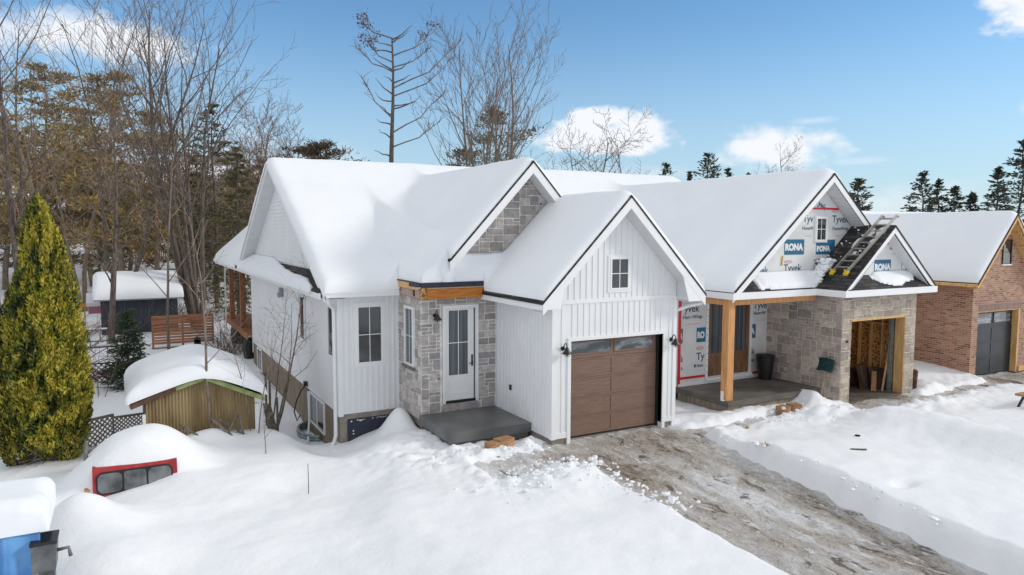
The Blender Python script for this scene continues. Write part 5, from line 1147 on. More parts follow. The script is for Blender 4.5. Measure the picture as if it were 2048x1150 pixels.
for px, d, py, Rb, sd_, lb in [(1328, 72, 332, 2.2, 7, 'small dark pine top poking over the unfinished house roof'), (1376, 90, 349, .6, 8, 'tiny twin spruce tips over the unfinished house roof'), (1412, 70, 316, 3.3, 9, 'ragged green pine top over the middle of the unfinished roof'), (1451, 72, 343, 1.0, 10, 'slim sprig of pine right of the ragged pine top'), (1490, 90, 351, 1.0, 12, 'faint conifer tip right above the long snowy ridge'),
                           (1712, 58, 366, 2.2, 13, 'dark olive pine partly hidden by the right slope of the tall gable'), (1050, 80, 345, 2.2, 16, 'pine tip hidden low behind the stone gable')]:
    x, y = P_(px, d); conifer('pine_tree', x, y, toph(py, d) + .3, Rb, sd_, lb, None, cols=((.055, .07, .035), (.08, .08, .035), (.05, .055, .035)), gaps=.3, per=26, size=.40, droop=-.15, pw=.55)
x, y = P_(985, 56); pine('pine_tree', x, y, toph(225, 56), 71, 'olive pine clump growing among the stems of the vase shaped tree', Rb=3.4, bare=.55, nbr=22, clump=34)
x, y = P_(915, 60); pine('pine_tree', x, y, toph(300, 60), 72, 'low olive pine left of the vase shaped bare tree', Rb=2.6, bare=.55, nbr=18, clump=36, cols=((.07, .075, .03), (.09, .08, .035), (.05, .06, .03)))
x, y = P_(650, 60); pine('pine_tree', x, y, toph(290, 60), 73, 'round dark green pine just above the left end of the white ridge', Rb=3.0, bare=.45, nbr=34, clump=46, cols=((.13, .10, .06), (.20, .12, .085), (.09, .085, .055)))
x, y = P_(605, 64); pine('pine_tree', x, y, toph(298, 64), 74, 'brownish pine between the reddish tree and the round dark pine', Rb=3.0, bare=.45, nbr=30, clump=40, cols=((.14, .10, .06), (.17, .10, .07), (.09, .08, .05)))
x, y = P_(575, 66); bare_tree('red_twig_tree', x, y, toph(232, 66) + .4, 81, 'reddish twiggy crown rising behind the left end of the white ridge', spread=.33, trunks=3, r0=.15, nb=(14, 8, 6, 4), first=.45, up_=.6, tw='twig_red', minr=.020, lens=(.38, .42, .42, .4))
x, y = P_(520, 70); bare_tree('bare_tree', x, y, toph(245, 70), 82, 'pale thin bare crown between the spruce and the reddish tree', spread=.4, trunks=2, r0=.12, nb=(11, 7, 5, 3), first=.45, tw='twig', minr=.018)
x, y = P_(432, 50); conifer('spruce_tree', x, y, toph(215, 50), 3.4, 91, 'dark green spruce with drooping tiers left of the white gable', cols=((.05, .058, .022), (.085, .08, .03), (.04, .05, .02)), gaps=.25, per=34, droop=.5, size=.36, pw=.6)
x, y = P_(478, 46); conifer('spruce_tree', x, y, toph(300, 46), 2.6, 92, 'yellowish spruce close beside the left rake of the white gable', cols=((.12, .10, .035), (.08, .08, .028), (.14, .12, .045)), gaps=.25, per=34, droop=.5, size=.32, pw=.6)
for px, d, py, sd_, lb in [(235, 46, 160, 101, 'golden needled pine right of centre in the left wood'), (100, 50, 145, 102, 'golden needled pine rising above the yellow cedar'), (180, 58, 225, 103, 'lower golden pine between the two tall golden pines'), (320, 54, 235, 104, 'golden pine hidden behind the tall fan shaped tree'), (15, 55, 240, 105, 'golden pine at the left edge of the picture')]:
    x, y = P_(px, d); pine('pine_tree', x, y, toph(py, d), sd_, lb, 'golden pines in the left wood', Rb=3.6, bare=.22, nbr=46, clump=50, cols=((.34, .22, .08), (.22, .165, .06), (.42, .27, .11), (.13, .12, .04)))
lt = []
for px, d, py, sd_, tr, sp_, lb in [(40, 33, -30, 111, 2, .24, 'tall leaning bare tree at the far left edge'), (112, 36, 25, 112, 1, .3, 'tall bare tree right above the cedar tip'), (235, 40, 15, 113, 2, .3, 'bare forked tree left of the tall fan shaped tree'), (165, 48, 60, 114, 2, .32, 'thinner bare tree between two taller ones on the left'), (-30, 30, 60, 115, 2, .3, 'bare tree mostly outside the left edge'), (300, 52, 120, 116, 2, .34, 'bare tree close behind the brown slat fence'), (215, 34, 250, 117, 2, .5, 'low spreading bare tree over the dark shed')]:
    x, y = P_(px, d); lt.append(bare_tree('bare_tree', x, y, toph(py, d) + .6, sd_, lb, 'bare trees in the left wood', spread=sp_, trunks=tr, r0=.17, nb=(10, 6, 4, 3), first=.34, up_=.5, minr=.012, tsp=.10, bark='bark_dark' if sd_ % 2 else 'bark'))
# filler wood behind
rg = random.Random(77); protoP = pine('pine_tree', *P_(60, 70), 11, 201, 'distant pine in the wood behind the yards', 'distant pines in the wood', Rb=3.2, bare=.18, nbr=34, clump=30, size=.5, cols=((.27, .20, .09), (.17, .14, .06), (.32, .23, .11), (.11, .105, .045)))
protoB = bare_tree('bare_tree', *P_(150, 75), 12, 202, 'distant bare tree in the wood behind the yards', 'distant bare trees in the wood', spread=.38, trunks=2, r0=.18, nb=(11, 7, 4, 3), first=.15, minr=.022, tsp=.12)
for k in range(100):
    px = rg.uniform(-120, 560); d = rg.uniform(52, 118); x, y = P_(px, d)
    place(protoP if k % 5 < 3 else protoB, x, y, rg.uniform(.42, .95), rg.uniform(0, 6.28))
for k in range(10):
    px = rg.uniform(700, 1130); d = rg.uniform(75, 110); x, y = P_(px, d); place(protoP if k % 2 else protoB, x, y, rg.uniform(.55, .75), rg.uniform(0, 6.28))
# pinkish brush at the left edge
def brush(name, x, y, H, n, seed, label, m='twig_red', spread=1., r=.012, group=None, cat='shrub', arch=.5):
    rg = random.Random(seed); z0 = gz(x, y) - .1; root = empty(name, (x, y, z0), label, cat, group); T = Tubes(); C = Tubes()
    for i in range(n):
        a = rg.uniform(0, 6.28); p = Vector((x + rg.gauss(0, .25) * spread, y + rg.gauss(0, .25) * spread, z0)); d = Vector((math.cos(a) * .35 * spread, math.sin(a) * .35 * spread, 1)).normalized(); L_ = H * rg.uniform(.5, 1.05); pts = [p.copy()]
        for k in range(7): d = (d + rv(rg) * .13 + Vector((math.cos(a), math.sin(a), 0)) * arch * .10).normalized(); p = p + d * L_ / 7; pts.append(p.copy())
        T.add(pts, [r * (1 - k / 8.2) + .003 for k in range(8)], 4)
        for j in range(7):
            k = rg.randint(1, 6); s = pts[k]; e = s + (rv(rg) * .5 + Vector((0, 0, .5))) * L_ * .17; C.add([s, s.lerp(e, .5) + rv(rg) * .03, e], [r * .45, r * .35, .003], 3)
    T.build('stems', m, root); C.build('twigs', m, root); return root
x, y = P_(25, 24); brush('brush', x, y, 4.6, 70, 5, 'tangle of tall reddish brush at the left edge behind the cedar', spread=2.2, r=.022, arch=.9)
x, y = P_(-20, 21); brush('brush', x, y, 3.6, 50, 6, 'lower tangle of reddish brush at the very edge', spread=2., r=.02, arch=1.1)
x, y = P_(455, 33); brush('brush', x, y, 3.2, 45, 7, 'snowy bare brush beside the back deck', m='twig_grey', spread=1.6, r=.016, arch=.9)
x, y = P_(215, 27.5); brush('brush', x, y, 1.1, 90, 9, 'low brown brush heap under the black lattice', m='twig_red', spread=3.0, r=.018, arch=1.6)
x, y = P_(360, 44); brush('brush', x, y, 3.5, 45, 8, 'bare brush behind the slat fence', m='twig', spread=2.4, r=.02)

# ================================================================== yellow cedar
CX, CY = spot(80, 16.6); CZ = gz(CX, CY) - .1
def cedar(cx, cy0, z0, H, prof, n, seed, root, cols, sz):
    rs = np.random.RandomState(seed)
    hs = np.array([p[0] for p in prof]); rr = np.array([p[1] for p in prof]); pdf = np.interp(np.linspace(0, 1, 400), hs, rr) + .03; cdf = np.cumsum(pdf); cdf /= cdf[-1]
    h = np.interp(rs.rand(n), cdf, np.linspace(0, 1, 400)); a = rs.rand(n) * 2 * np.pi; R0 = np.interp(h, hs, rr)
    bump = 1 + .22 * fbm(a * 2.2 + 5, h * 9, seed, 3) + .26 * fbm(a * 5, h * 24, seed + 3, 3)
    dep = rs.rand(n) ** 2.2; r = R0 * bump * (1 - .42 * dep)
    clump = fbm(a * 4.5, h * 26, seed + 7, 3); keep = (clump > -.33) | (dep > .4); h, a, r, dep, clump = h[keep], a[keep], r[keep], dep[keep], clump[keep]
    r = r * .88; P0 = np.stack([cx + r * np.cos(a), cy0 + r * np.sin(a), z0 + h * H], 1); D0 = np.stack([np.cos(a) * .55, np.sin(a) * .55, np.full(len(a), .95)], 1)
    n = len(P0); D0 += rs.randn(n, 3) * .42; D0 /= np.linalg.norm(D0, axis=1, keepdims=True); s = sz * rs.uniform(.6, 1.4, (n, 1)); W0 = np.cross(D0, rs.randn(n, 3)); W0 /= np.linalg.norm(W0, axis=1, keepdims=True)
    s = s * 1.3; V = np.stack([P0 - D0 * s * .5, P0 + W0 * s * .17, P0 + D0 * s * .55, P0 - W0 * s * .17], 1).reshape(-1, 3)
    cols = np.array(cols); t = np.clip(.46 + 1.7 * clump + .3 * (a * 0 + np.cos(a + .9)) + rs.randn(n) * .22, 0, .999); cc = cols[(t * len(cols)).astype(int)] * rs.uniform(.7, 1.25, (n, 1))  # cosine term paints the sun-facing side a brighter yellow
    return V, np.repeat(cc, 4, 0)
cd = empty('cedar_tree', (CX, CY, CZ), 'tall pointed yellow green cedar standing left in the snow', 'tree')
Hc = float(toph(393, 16.6)) - CZ
prof = [(.015, .12), (.05, .38), (.10, .78), (.17, .98), (.29, .98), (.40, .92), (.52, .80), (.64, .63), (.73, .50), (.82, .42), (.90, .32), (.96, .2), (1, .03)]
YC = [(.035, .055, .010), (.075, .10, .012), (.15, .17, .014), (.23, .23, .02), (.33, .30, .028), (.44, .37, .045)]
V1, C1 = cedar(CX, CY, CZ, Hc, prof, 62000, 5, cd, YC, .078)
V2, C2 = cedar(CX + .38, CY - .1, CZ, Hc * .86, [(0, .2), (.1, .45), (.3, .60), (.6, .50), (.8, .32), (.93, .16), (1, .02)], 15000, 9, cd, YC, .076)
V3, C3 = cedar(CX - .62, CY + .1, CZ, Hc * .66, [(0, .2), (.1, .5), (.3, .66), (.6, .52), (.85, .28), (1, .03)], 16000, 14, cd, [tuple(c * .8 for c in k) for k in YC], .076)  # left lobe darkened in colour, standing for its shaded side
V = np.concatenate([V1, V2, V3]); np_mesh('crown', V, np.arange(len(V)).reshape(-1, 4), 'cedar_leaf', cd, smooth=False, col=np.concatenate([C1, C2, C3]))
T = Tubes(); rg = random.Random(3)
for k in range(7):
    a = rg.uniform(0, 6.28); b0 = Vector((CX + rg.gauss(0, .1), CY + rg.gauss(0, .1), CZ)); t = Vector((CX + math.cos(a) * .3, CY + math.sin(a) * .3, CZ + Hc * rg.uniform(.5, .85))); T.add([b0, b0.lerp(t, .3) + rv(rg) * .05, b0.lerp(t, .7), t], [.075, .06, .035, .01], 7)
for k in range(60):
    a = rg.uniform(0, 6.28); b0 = Vector((CX + rg.gauss(0, .12), CY + rg.gauss(0, .12), CZ + rg.uniform(.05, .7))); e = b0 + Vector((math.cos(a), math.sin(a), rg.uniform(-.15, .45))) * rg.uniform(.6, 1.15); T.add([b0, b0.lerp(e, .5) + rv(rg) * .06, e], [.02, .014, .005], 4)
T.build('trunk', 'bark_dark', cd)

# young spruce in the yard
x, y = P_(250, 25.5); conifer('young_spruce', x, y, 3.0, .85, 301, 'young dark green spruce growing among the yard fences', cols=((.035, .075, .035), (.05, .10, .04), (.09, .11, .04), (.025, .055, .03)), gaps=.15, per=60, droop=.55, size=.13, trunk_r=.035, bare=.02, pw=.8)
# saplings
def sapling(px, d, H, seed, label, n=1, r=.03, pyb=None, spread=.35, nb=(7, 3), m='bark'):
    x, y = P_(px, d); return bare_tree('sapling', x, y, H, seed, label, 'saplings in the left yard', spread=spread, trunks=n, r0=r, levels=3, nb=(*nb, 2), first=.3, tw='twig', bark=m, minr=.005, lens=(.36, .4, .4), base=gz(x, y) - .05)
sapling(412, 17.0, 5.2, 402, 'sapling standing before the middle of the corrugated shed', r=.045)
sapling(528, 20.0, 5.0, 405, 'crooked multi stemmed sapling close to the white side wall', n=3, r=.038, spread=.45, nb=(10, 6))
sapling(492, 17.5, 3.0, 407, 'thin upright sapling at the right end of the shed front', r=.02)
sapling(508, 17.3, 2.7, 409, 'thinnest sapling between the shed and the stump', r=.016)
sapling(437, 17.6, 1.2, 411, 'low twiggy sapling under the shed wall', n=3, r=.014, spread=.5)
sapling(388, 17.3, 1.1, 413, 'low twiggy sapling left of the crossed sticks', n=3, r=.012, spread=.5)
sapling(330, 26, 9.0, 415, 'tall slender sapling rising past the dark shed', r=.07, spread=.3)
sapling(185, 24, 2.3, 417, 'thin arching sapling in front of the black lattice', n=3, r=.014, spread=.7)
sapling(522, 16.0, 1.0, 419, 'short weed stem sticking out of the smooth snow near the downspout', r=.012)
# ================================================================== yard things
def lattice(mb, p0, p1, z0, z1, pitch=.14, w_=.03, th=.012, drop=0.):
    """diagonal lattice panel between plan points p0, p1"""
    L_ = math.hypot(p1[0] - p0[0], p1[1] - p0[1]); ux, uy = (p1[0] - p0[0]) / L_, (p1[1] - p0[1]) / L_; H_ = z1 - z0; nx_, ny_ = -uy, ux
    def pt(u, v, o): return (p0[0] + ux * u + nx_ * o, p0[1] + uy * u + ny_ * o, z0 + v)
    for s, o in ((1, 0), (-1, th)):
        c = -H_
        while c < L_ + H_:
            # line u = c + s' v
            us, ue = (c, c + H_) if s > 0 else (c + H_, c)
            a, b_ = (us, 0.), (ue, H_); pts = []
            t0, t1 = 0., 1.; du = b_[0] - a[0]
            for lim, sg in ((0, 1), (L_, -1)):
                if abs(du) > 1e-9:
                    t = (lim - a[0]) / du
                    if (du > 0) == (sg > 0): t0 = max(t0, t)
                    else: t1 = min(t1, t)
            if t1 - t0 > .02: mb.bar(pt(a[0] + du * t0, H_ * t0, o), pt(a[0] + du * t1, H_ * t1, o), w_, th, up=(nx_, ny_, 0))
            c += pitch
def at_y(px, py, y):
    """point at plan line y seen at a pixel of the photograph (used to read sizes only)"""
    d = (r2 * ((px - 1024) / 1428.99) + u2 * (-(py - 575) / 1428.99) + fw); t = y / d.y; return (d.x * t, y, 4.95 + d.z * t)

# corrugated shed
SH = empty('shed', (1.7, 19.2, -.9), 'low shed with tan corrugated wall and lime green edge under a thick snow cap', 'shed')
sx0, sx1, sr, sy = .40, 2.84, 1.70, 18.6; ez, rz_ = .80, 1.42
b = MB(); n = 34; pts = []
for i in range(n * 4 + 1):
    u = sx0 + (sx1 - sx0) * i / (n * 4); pts.append((u, sy - .014 * math.sin(i * math.pi / 2 * 1.0)))
rt_ = lambda u: rz_ - (sr - u) * .35 - .04 if u < sr else rz_ - (u - sr) * .51 - .04
for (u0, y0), (u1, y1) in zip(pts[:-1], pts[1:]): b.smooth = True; b.poly([(u0, y0, -1), (u1, y1, -1), (u1, y1, rt_(u1)), (u0, y0, rt_(u0))])
b.smooth = False; b.box(sx0, sx1, sy + .02, sy + .06, -1, .6); b.build('front_wall', 'corrugated', SH)
b = MB(); b.box(sx0 + .0, sx0 + .06, sy + .06, 21.6, -1, .6); b.box(sx1 - .06, sx1, sy + .06, 21.6, -1, .6); b.box(sx0, sx1, 21.6, 21.66, -1, .9); b.build('side_wall', 'grey_wood', SH)
b = MB(); b.box(sx0 - .07, sx0 - .0, sy - .03, sy + .06, -1, .62); b.box(sx1 + .0, sx1 + .09, sy - .03, sy + .06, -1, .6); b.build('white_post', 'white_trim', SH)
b = MB(); el_, er_ = (.08, .86), (3.06, .735)
b.slab([(el_[0], sy - .16, el_[1] + .02), (sr, sy - .16, rz_ + .02), (sr, 21.9, rz_ + .02), (el_[0], 21.9, el_[1] + .02)], .05); b.slab([(sr, sy - .16, rz_ + .02), (er_[0], sy - .16, er_[1] + .02), (er_[0], 21.9, er_[1] + .02), (sr, 21.9, rz_ + .02)], .05); b.build('roof', 'rust_wood', SH)
b = MB(); b.bar((el_[0], sy - .175, el_[1] - .01), (1.15, sy - .175, 1.235), .02, .11); b.build('barge_board', 'rust_wood', SH)
b = MB(); b.bar((1.05, sy - .19, 1.19), (sr, sy - .19, rz_ - .02), .02, .09); b.bar((sr, sy - .19, rz_ - .02), (er_[0], sy - .19, er_[1]), .02, .11); b.build('lime_edge', 'lime_paint', SH)
shh = lambda x, y_: rz_ + .03 - np.where(x < sr, .35, .51) * (np.sqrt((x - sr) ** 2 + .16) - .3)
roof_snow('snow_cap', SH, [-.02, 3.12], [sy - .24, 22.0], lambda x, y_: shh(x, y_) , lambda x, y_: shh(x, y_) - .02, lambda x, y_: x > -9, lambda x, y_: rectd(x, y_, -.02, 3.12, sy - .24, 22.0), T=.37, r=.55, step=.06, seed=71, edge=.05, amp=.05)

# red truck cap sunk in the snow
TC = empty('truck_cap', (.3, 16.4, -.3), 'red truck cap with three tinted side windows buried in a snow mound', 'truck cap')
tcx0, tcx1, tcy = -.64, .90, 16.15
b = MB(); prof = [(tcy, -1.0), (tcy, -.45), (tcy + .11, .09), (tcy + .2, .15), (tcy + 1.5, .15), (tcy + 1.62, .05), (tcy + 1.7, -.45), (tcy + 1.7, -1.0)]
b.prism([(tcx0, a, c) for a, c in prof], (tcx1 - tcx0, 0, 0)); b.build('shell', 'red_paint', TC, bevel=.05)
def tcp(u, v, o=0.): return (tcx0 + u, tcy + v * .11 / .54 - o, -.45 + v)
def rrect(u0, u1, v0, v1, r, n=6):
    P0 = []
    for cx, cy0, a0 in ((u1 - r, v1 - r, 0), (u0 + r, v1 - r, 90), (u0 + r, v0 + r, 180), (u1 - r, v0 + r, 270)):
        for i in range(n + 1): a = R(a0 + 90 * i / n); P0.append((cx + r * math.cos(a), cy0 + r * math.sin(a)))
    return P0
b = MB(); q = rrect(.06, 1.45, .09, .525, .13); b.prism([tcp(u, v, .004) for u, v in q], (0, -.012, 0)); wf = b.build('window_frame', 'rubber', TC)
for u0, u1 in ((.09, .52), (.555, .96), (.995, 1.42)):
    b = MB(); b.prism([tcp(u, v, .018) for u, v in rrect(u0, u1, .12, .495, .05 if .54 < u0 < .9 else .10)], (0, -.004, 0)); b.build('pane', 'frost_glass', wf)
# boat under a blue tarp
BT = empty('tarped_boat', (-1.9, 11.5, -.5), 'boat under a blue tarp and a thick slab of snow in the bottom left corner', 'boat')
b = MB(); b.prism([(-3.4, 10.95, -.5), (-3.4, 10.8, .6), (-3.4, 10.9, 1.0), (-3.4, 12.0, 1.0), (-3.4, 12.1, .6), (-3.4, 11.9, -.5)], (2.2, 0, 0)); b.build('hull', 'grey_metal', BT)
us = np.linspace(0, 1, 150); vs2 = np.linspace(0, 1, 30); V = []
for u in us:
    for v in vs2:
        s = u * 2.38; fold = (1 if s < 2.0 else .4) * (.085 * math.sin(s * 10 + 1.6 * v + math.sin(s * 3)) + .04 * math.sin(s * 25 + 2.5 * v)) * (.3 + v)
        if s < 2.42: x0_, y0_, nx_, ny_ = -3.4 + s, 10.72, 0, -1
        else:
            t = min((s - 2.42) / .16, 1); a = t * math.pi / 2; x0_, y0_ = -.98 + .1 * math.sin(a), 10.72 + .1 * (1 - math.cos(a)) + max(0, s - 2.58); nx_, ny_ = math.sin(a), -math.cos(a)
        o = .03 + fold + .10 * v; ln = 1.35 if s < 2.05 else max(.2, 1.35 - (s - 2.05) * 3.2)
        V.append((x0_ + nx_ * o, y0_ + ny_ * o, 1.14 - ln * v))
F = [(i * 30 + j, (i + 1) * 30 + j, (i + 1) * 30 + j + 1, i * 30 + j + 1) for i in range(149) for j in range(29)]
tp_ = np_mesh('tarp', V, F, 'tarp', BT); sl = tp_.modifiers.new('thickness', 'SOLIDIFY'); sl.thickness = .006
b = MB(); b.box(-3.4, -.98, 10.74, 11.7, 1.08, 1.14); b.build('tarp_top', 'tarp', BT)
hb = lambda x, y_: 1.14 + .10 * np.clip(-1.5 - x, 0, 2)
roof_snow('snow_slab', BT, [-3.6, -.92], [10.64, 11.85], hb, lambda x, y_: hb(x, y_) - .04, lambda x, y_: x < 9, lambda x, y_: rectd(x, y_, -3.6, -.92, 10.64, 11.85) + .03 * fbm(x * 5, y_ * 5, 4, 3), T=.36, r=.24, step=.04, seed=91, edge=.12, amp=.10)
OM = empty('outboard_motor', (-.92, 10.7, .2), 'grey outboard motor hanging beside the blue tarp', 'outboard motor')
b = MB(); b.prism([(-1.12, 10.55, .60), (-.86, 10.55, .60), (-.84, 10.55, .92), (-.90, 10.55, .98), (-1.12, 10.55, .94)], (0, .34, 0)); b.build('cowling', 'grey_metal', OM, bevel=.025)
b = MB(); b.box(-1.13, -.83, 10.53, 10.92, .955, .99); b.build('top_rim', 'black_metal', OM)
b = MB(); b.box(-1.06, -.88, 10.62, 10.82, -.55, .60); b.build('leg', 'grey_metal', OM)
b = MB(); b.tube([(-.86, 10.7, .80), (-.72, 10.68, .82), (-.70, 10.68, .70)], .025, 6); b.build('bracket', 'grey_metal', OM)
# debris poking out of the mound, stake
def dbl(px, py, yy): q = at_y(px, py, yy); return q
x, y = -.67, 14.3; z = float(ground_z(np.array([x]), np.array([y]))[0]); b = MB(); b.bar((x, y, z - .1), (x + .01, y, z + .07), .05, .06); b.bar((x + .03, y, z), (x + .06, y, z + .035), .03, .04); single('wood_scrap', 'block_wood', b, (x, y, z), 'brown scrap of wood poking out of the snow mound below the truck cap', 'wood scrap')
x, y = at_y(171, 915, 17.1)[:2]; z = gz(x, y); b = MB(); b.tube([(x, y, z - .2), (x + .01, y, z + .25), (x + .02, y, z + .36)], [.04, .045, .02], 8); single('stump', 'grey_wood', b, (x, y, z), 'small grey stump between the cedar and the truck cap', 'stump')
x, y = 3.15, 14.2; z = float(ground_z(np.array([x]), np.array([y]))[0]); b = MB(); b.tube([(x, y, z - .2), (x + .005, y, z + .3), (x, y, z + .62)], [.009, .008, .006], 6); single('survey_stake', 'bark', b, (x, y, z), 'thin lone stake standing in the open snow', 'stake')
# slat fence panel
F1 = empty('slat_fence', (2.5, 37.7, -.7), 'brown horizontal slat fence panel standing beyond the shed', 'fence')
b = MB()
for k in range(10):
    z = -.52 + k * .135; b.box(1.22, 3.9, 37.68, 37.7, z, z + (.118 if k not in (1, 2, 5, 6) else .10))
b.box(1.2, 3.92, 37.66, 37.72, .80, .85); b.build('slats', 'slat_wood', F1)
for xx in (1.2, 2.5, 3.85): b = MB(); b.box(xx, xx + .09, 37.72, 37.8, -1, .83); b.build('post', 'slat_wood', F1)
b = MB()
for k in range(3): b.box(1.2, 2.9, 37.5, 37.52, -1.05 + k * .16, -1.05 + k * .16 + .10)
b.build('lower_slats', 'grey_wood', F1)
x, y = 3.0, 37.3; b = MB(); b.box(x, x + .3, y, y + .1, -.75, -.35); b.tube([(x + .15, y, -.36), (x + .15, y + .1, -.36)], .15, 16); single('green_bin_lid', 'teal_plastic', b, (x, y, -.75), 'round topped dark green lid leaning on the slat fence', 'lid')
# dark shed
DS = empty('shed', (.6, 44, -.7), 'dark board shed behind the lattice with snow covered roof', 'shed')
b = MB(); b.box(-1.0, 2.75, 44, 47, -1.2, 1.2)
for k in range(19): b.box(-1.0 + k * .2, -.99 + k * .2, 43.985, 44, -1.2, 1.2)
b.build('wall', 'dark_boards', DS); b = MB(); b.box(-1.3, 3.0, 43.55, 43.6, 1.14, 1.28); b.box(-1.3, -1.24, 43.6, 47.5, 1.14, 1.28); b.build('fascia', 'grey_wall', DS)
b = MB(); b.slab([(-1.3, 43.55, 1.30), (3.0, 43.55, 1.30), (3.0, 46, 2.45), (-1.3, 46, 2.45)], .06); b.slab([(-1.3, 48.4, 1.3), (-1.3, 46, 2.45), (3.0, 46, 2.45), (3.0, 48.4, 1.3)], .06); b.build('roof', 'shingles', DS)
dsh = lambda x, y_: 2.45 - .47 * rnd(y_ - 46, .3)
roof_snow('roof_snow', DS, [-1.35, 3.05], [43.5, 48.3], dsh, lambda x, y_: dsh(x, y_) - .1, lambda x, y_: x < 9, lambda x, y_: rectd(x, y_, -1.35, 3.05, 43.5, 48.3), T=.25, r=.3, step=.15, seed=95)
# railing and black lattice
F2 = empty('black_fence', (-1.2, 30, -.7), 'black diagonal lattice fence with snowy top rail behind the cedar', 'fence')
b = MB(); lattice(b, (-4.5, 30), (.55, 30), -.62, .02, .19, .032, .014); b.build('lattice_panel', 'black_paint', F2)
b = MB(); b.box(-4.5, .6, 29.97, 30.03, .62, .67); b.box(-4.5, .6, 29.97, 30.03, .02, .06); b.build('rail', 'black_paint', F2); b = MB(); b.box(-4.5, .6, 29.96, 30.04, .672, .73); b.build('rail_snow', 'snow', F2)
for xx in (-1.72, -1.62, .52): b = MB(); b.box(xx, xx + .06, 30.03, 30.1, -1, .75); b.build('post', 'black_paint', F2)
F3 = empty('wire_fence', (-1.9, 36, -.7), 'grey pipe railing in front of the pink playhouse', 'fence')
b = MB()
for z in (.55, .05): b.bar((-5, 36, z), (-.6, 36, z), .04, .05)
for xx in (-5, -3.2, -1.9, -.62): b.bar((xx, 36, -1), (xx, 36, .6), .04, .04)
b.build('pipes', 'grey_metal', F3); b = MB(); b.box(-5, -.6, 35.97, 36.03, .576, .63); b.build('rail_snow', 'snow', F3)
F4 = empty('lattice_fence', (-.6, 20.5, -.8), 'weathered lattice fence half buried between the cedar and the shed', 'fence')
b = MB(); lattice(b, (-1.6, 19.9), (-.30, 20.7), -.95, .20, .13, .034, .012); lattice(b, (-.28, 20.7), (.95, 20.9), -.85, .12, .10, .03, .01); b.build('lattice_panel', 'raw_grey', F4)
b = MB(); b.bar((-1.6, 19.88, .22), (-.3, 20.68, .22), .05, .05); b.bar((-.28, 20.69, .14), (.95, 20.88, .14), .05, .05); b.bar((-.3, 20.68, -1), (-.3, 20.68, .24), .05, .05); b.build('frame', 'raw_grey', F4)
F5 = empty('broken_panel', (.75, 18.2, -.7), 'broken slatted panel leaning in the snow before the shed', 'fence panel')
b = MB()
for k in range(11): u = .42 + k * .065; b.bar((u - .1, 18.2, -.45), (u + .22, 18.3, .36 - k * .022), .03, .012, up=(0, 1, 0))
b.build('slats', 'grey_wood', F5); b = MB(); b.bar((1.18, 18.15, -.4), (1.14, 18.2, .40), .05, .04); b.bar((1.12, 18.2, .36), (1.62, 17.95, .0), .045, .035); b.build('frame', 'grey_wood', F5)
CS = empty('crossed_sticks', (2.15, 18.0, -.7), 'crossed weathered sticks leaning against the corrugated wall', 'sticks')
b = MB()
for a, c in (((1.78, 18.4, .42), (2.3, 17.95, -.08)), ((2.02, 18.0, -.1), (2.45, 18.45, .46)), ((2.5, 18.1, -.15), (2.45, 18.35, .38)), ((1.95, 18.4, .38), (2.45, 18.2, .0))): b.bar(a, c, .05, .04)
b.build('poles', 'grey_wood', CS)
# stakes and old planter by the walkway
for k, (px, py0, py1, yy, lb) in enumerate([(541, 760, 850, 19.6, 'dark stake nearest the walkway beside the shed'), (556, 795, 870, 18.9, 'tall dark stake by the snow topped planter'), (533, 745, 830, 21, 'dark stake tucked behind the crooked sapling'), (400 + 43, 660, 705, 32, 'short post left of the back deck'), (437, 675, 712, 30, 'stubby post in the snow before the deck')]):
    a = at_y(px, py1, yy); c = at_y(px - 2, py0, yy); b = MB(); b.bar((a[0], yy, a[2] - .3), (c[0], yy, c[2]), .06, .05); single('fence_stake', 'bark_dark', b, a, lb, 'stake', 'old stakes along the walkway')
PL = empty('planter', (3.35, 17.9, -.7), 'old wooden planter capped with snow at the edge of the walkway', 'planter')
b = MB(); b.box(3.05, 3.62, 17.75, 18.15, -1.2, -.42)
for k in range(6): b.box(3.05 + k * .1, 3.12 + k * .1, 17.73, 17.75, -1.2, -.44 - .02 * (k % 2))
b.build('box', 'grey_wood', PL); pls = lambda x, y_: -.42 + 0 * x
roof_snow('snow_cap', PL, [3.03, 3.64], [17.72, 18.17], pls, lambda x, y_: pls(x, y_) - .01, lambda x, y_: x > 0, lambda x, y_: rectd(x, y_, 3.03, 3.64, 17.72, 18.17), T=.15, r=.12, step=.04, seed=97)
b = MB(); b.prism([(3.16, 18.5, -.3), (3.42, 18.5, -.35), (3.40, 19.6, .3), (3.2, 19.6, .35)], (0, 0, -.04)); single('leaning_board', 'bark_dark', b, (3.4, 18.9, 0), 'dark weathered board leaning at the right end of the shed', 'board')
# barrels under the deck
for k, (xx, yy, lb) in enumerate([(5.0, 37.6, 'dark barrel farther under the back deck'), (4.95, 33.2, 'dark barrel nearer under the back deck')]):
    z = gz(xx, yy) - .05; z = -.75; b = MB(); b.lathe(xx, yy, [(.27, z), (.30, z + .15), (.31, z + .45), (.30, z + .75), (.27, z + .9)], 18); o = single('barrel', 'black_plastic', b, (xx, yy, z), lb, 'barrel', 'barrels under the deck')
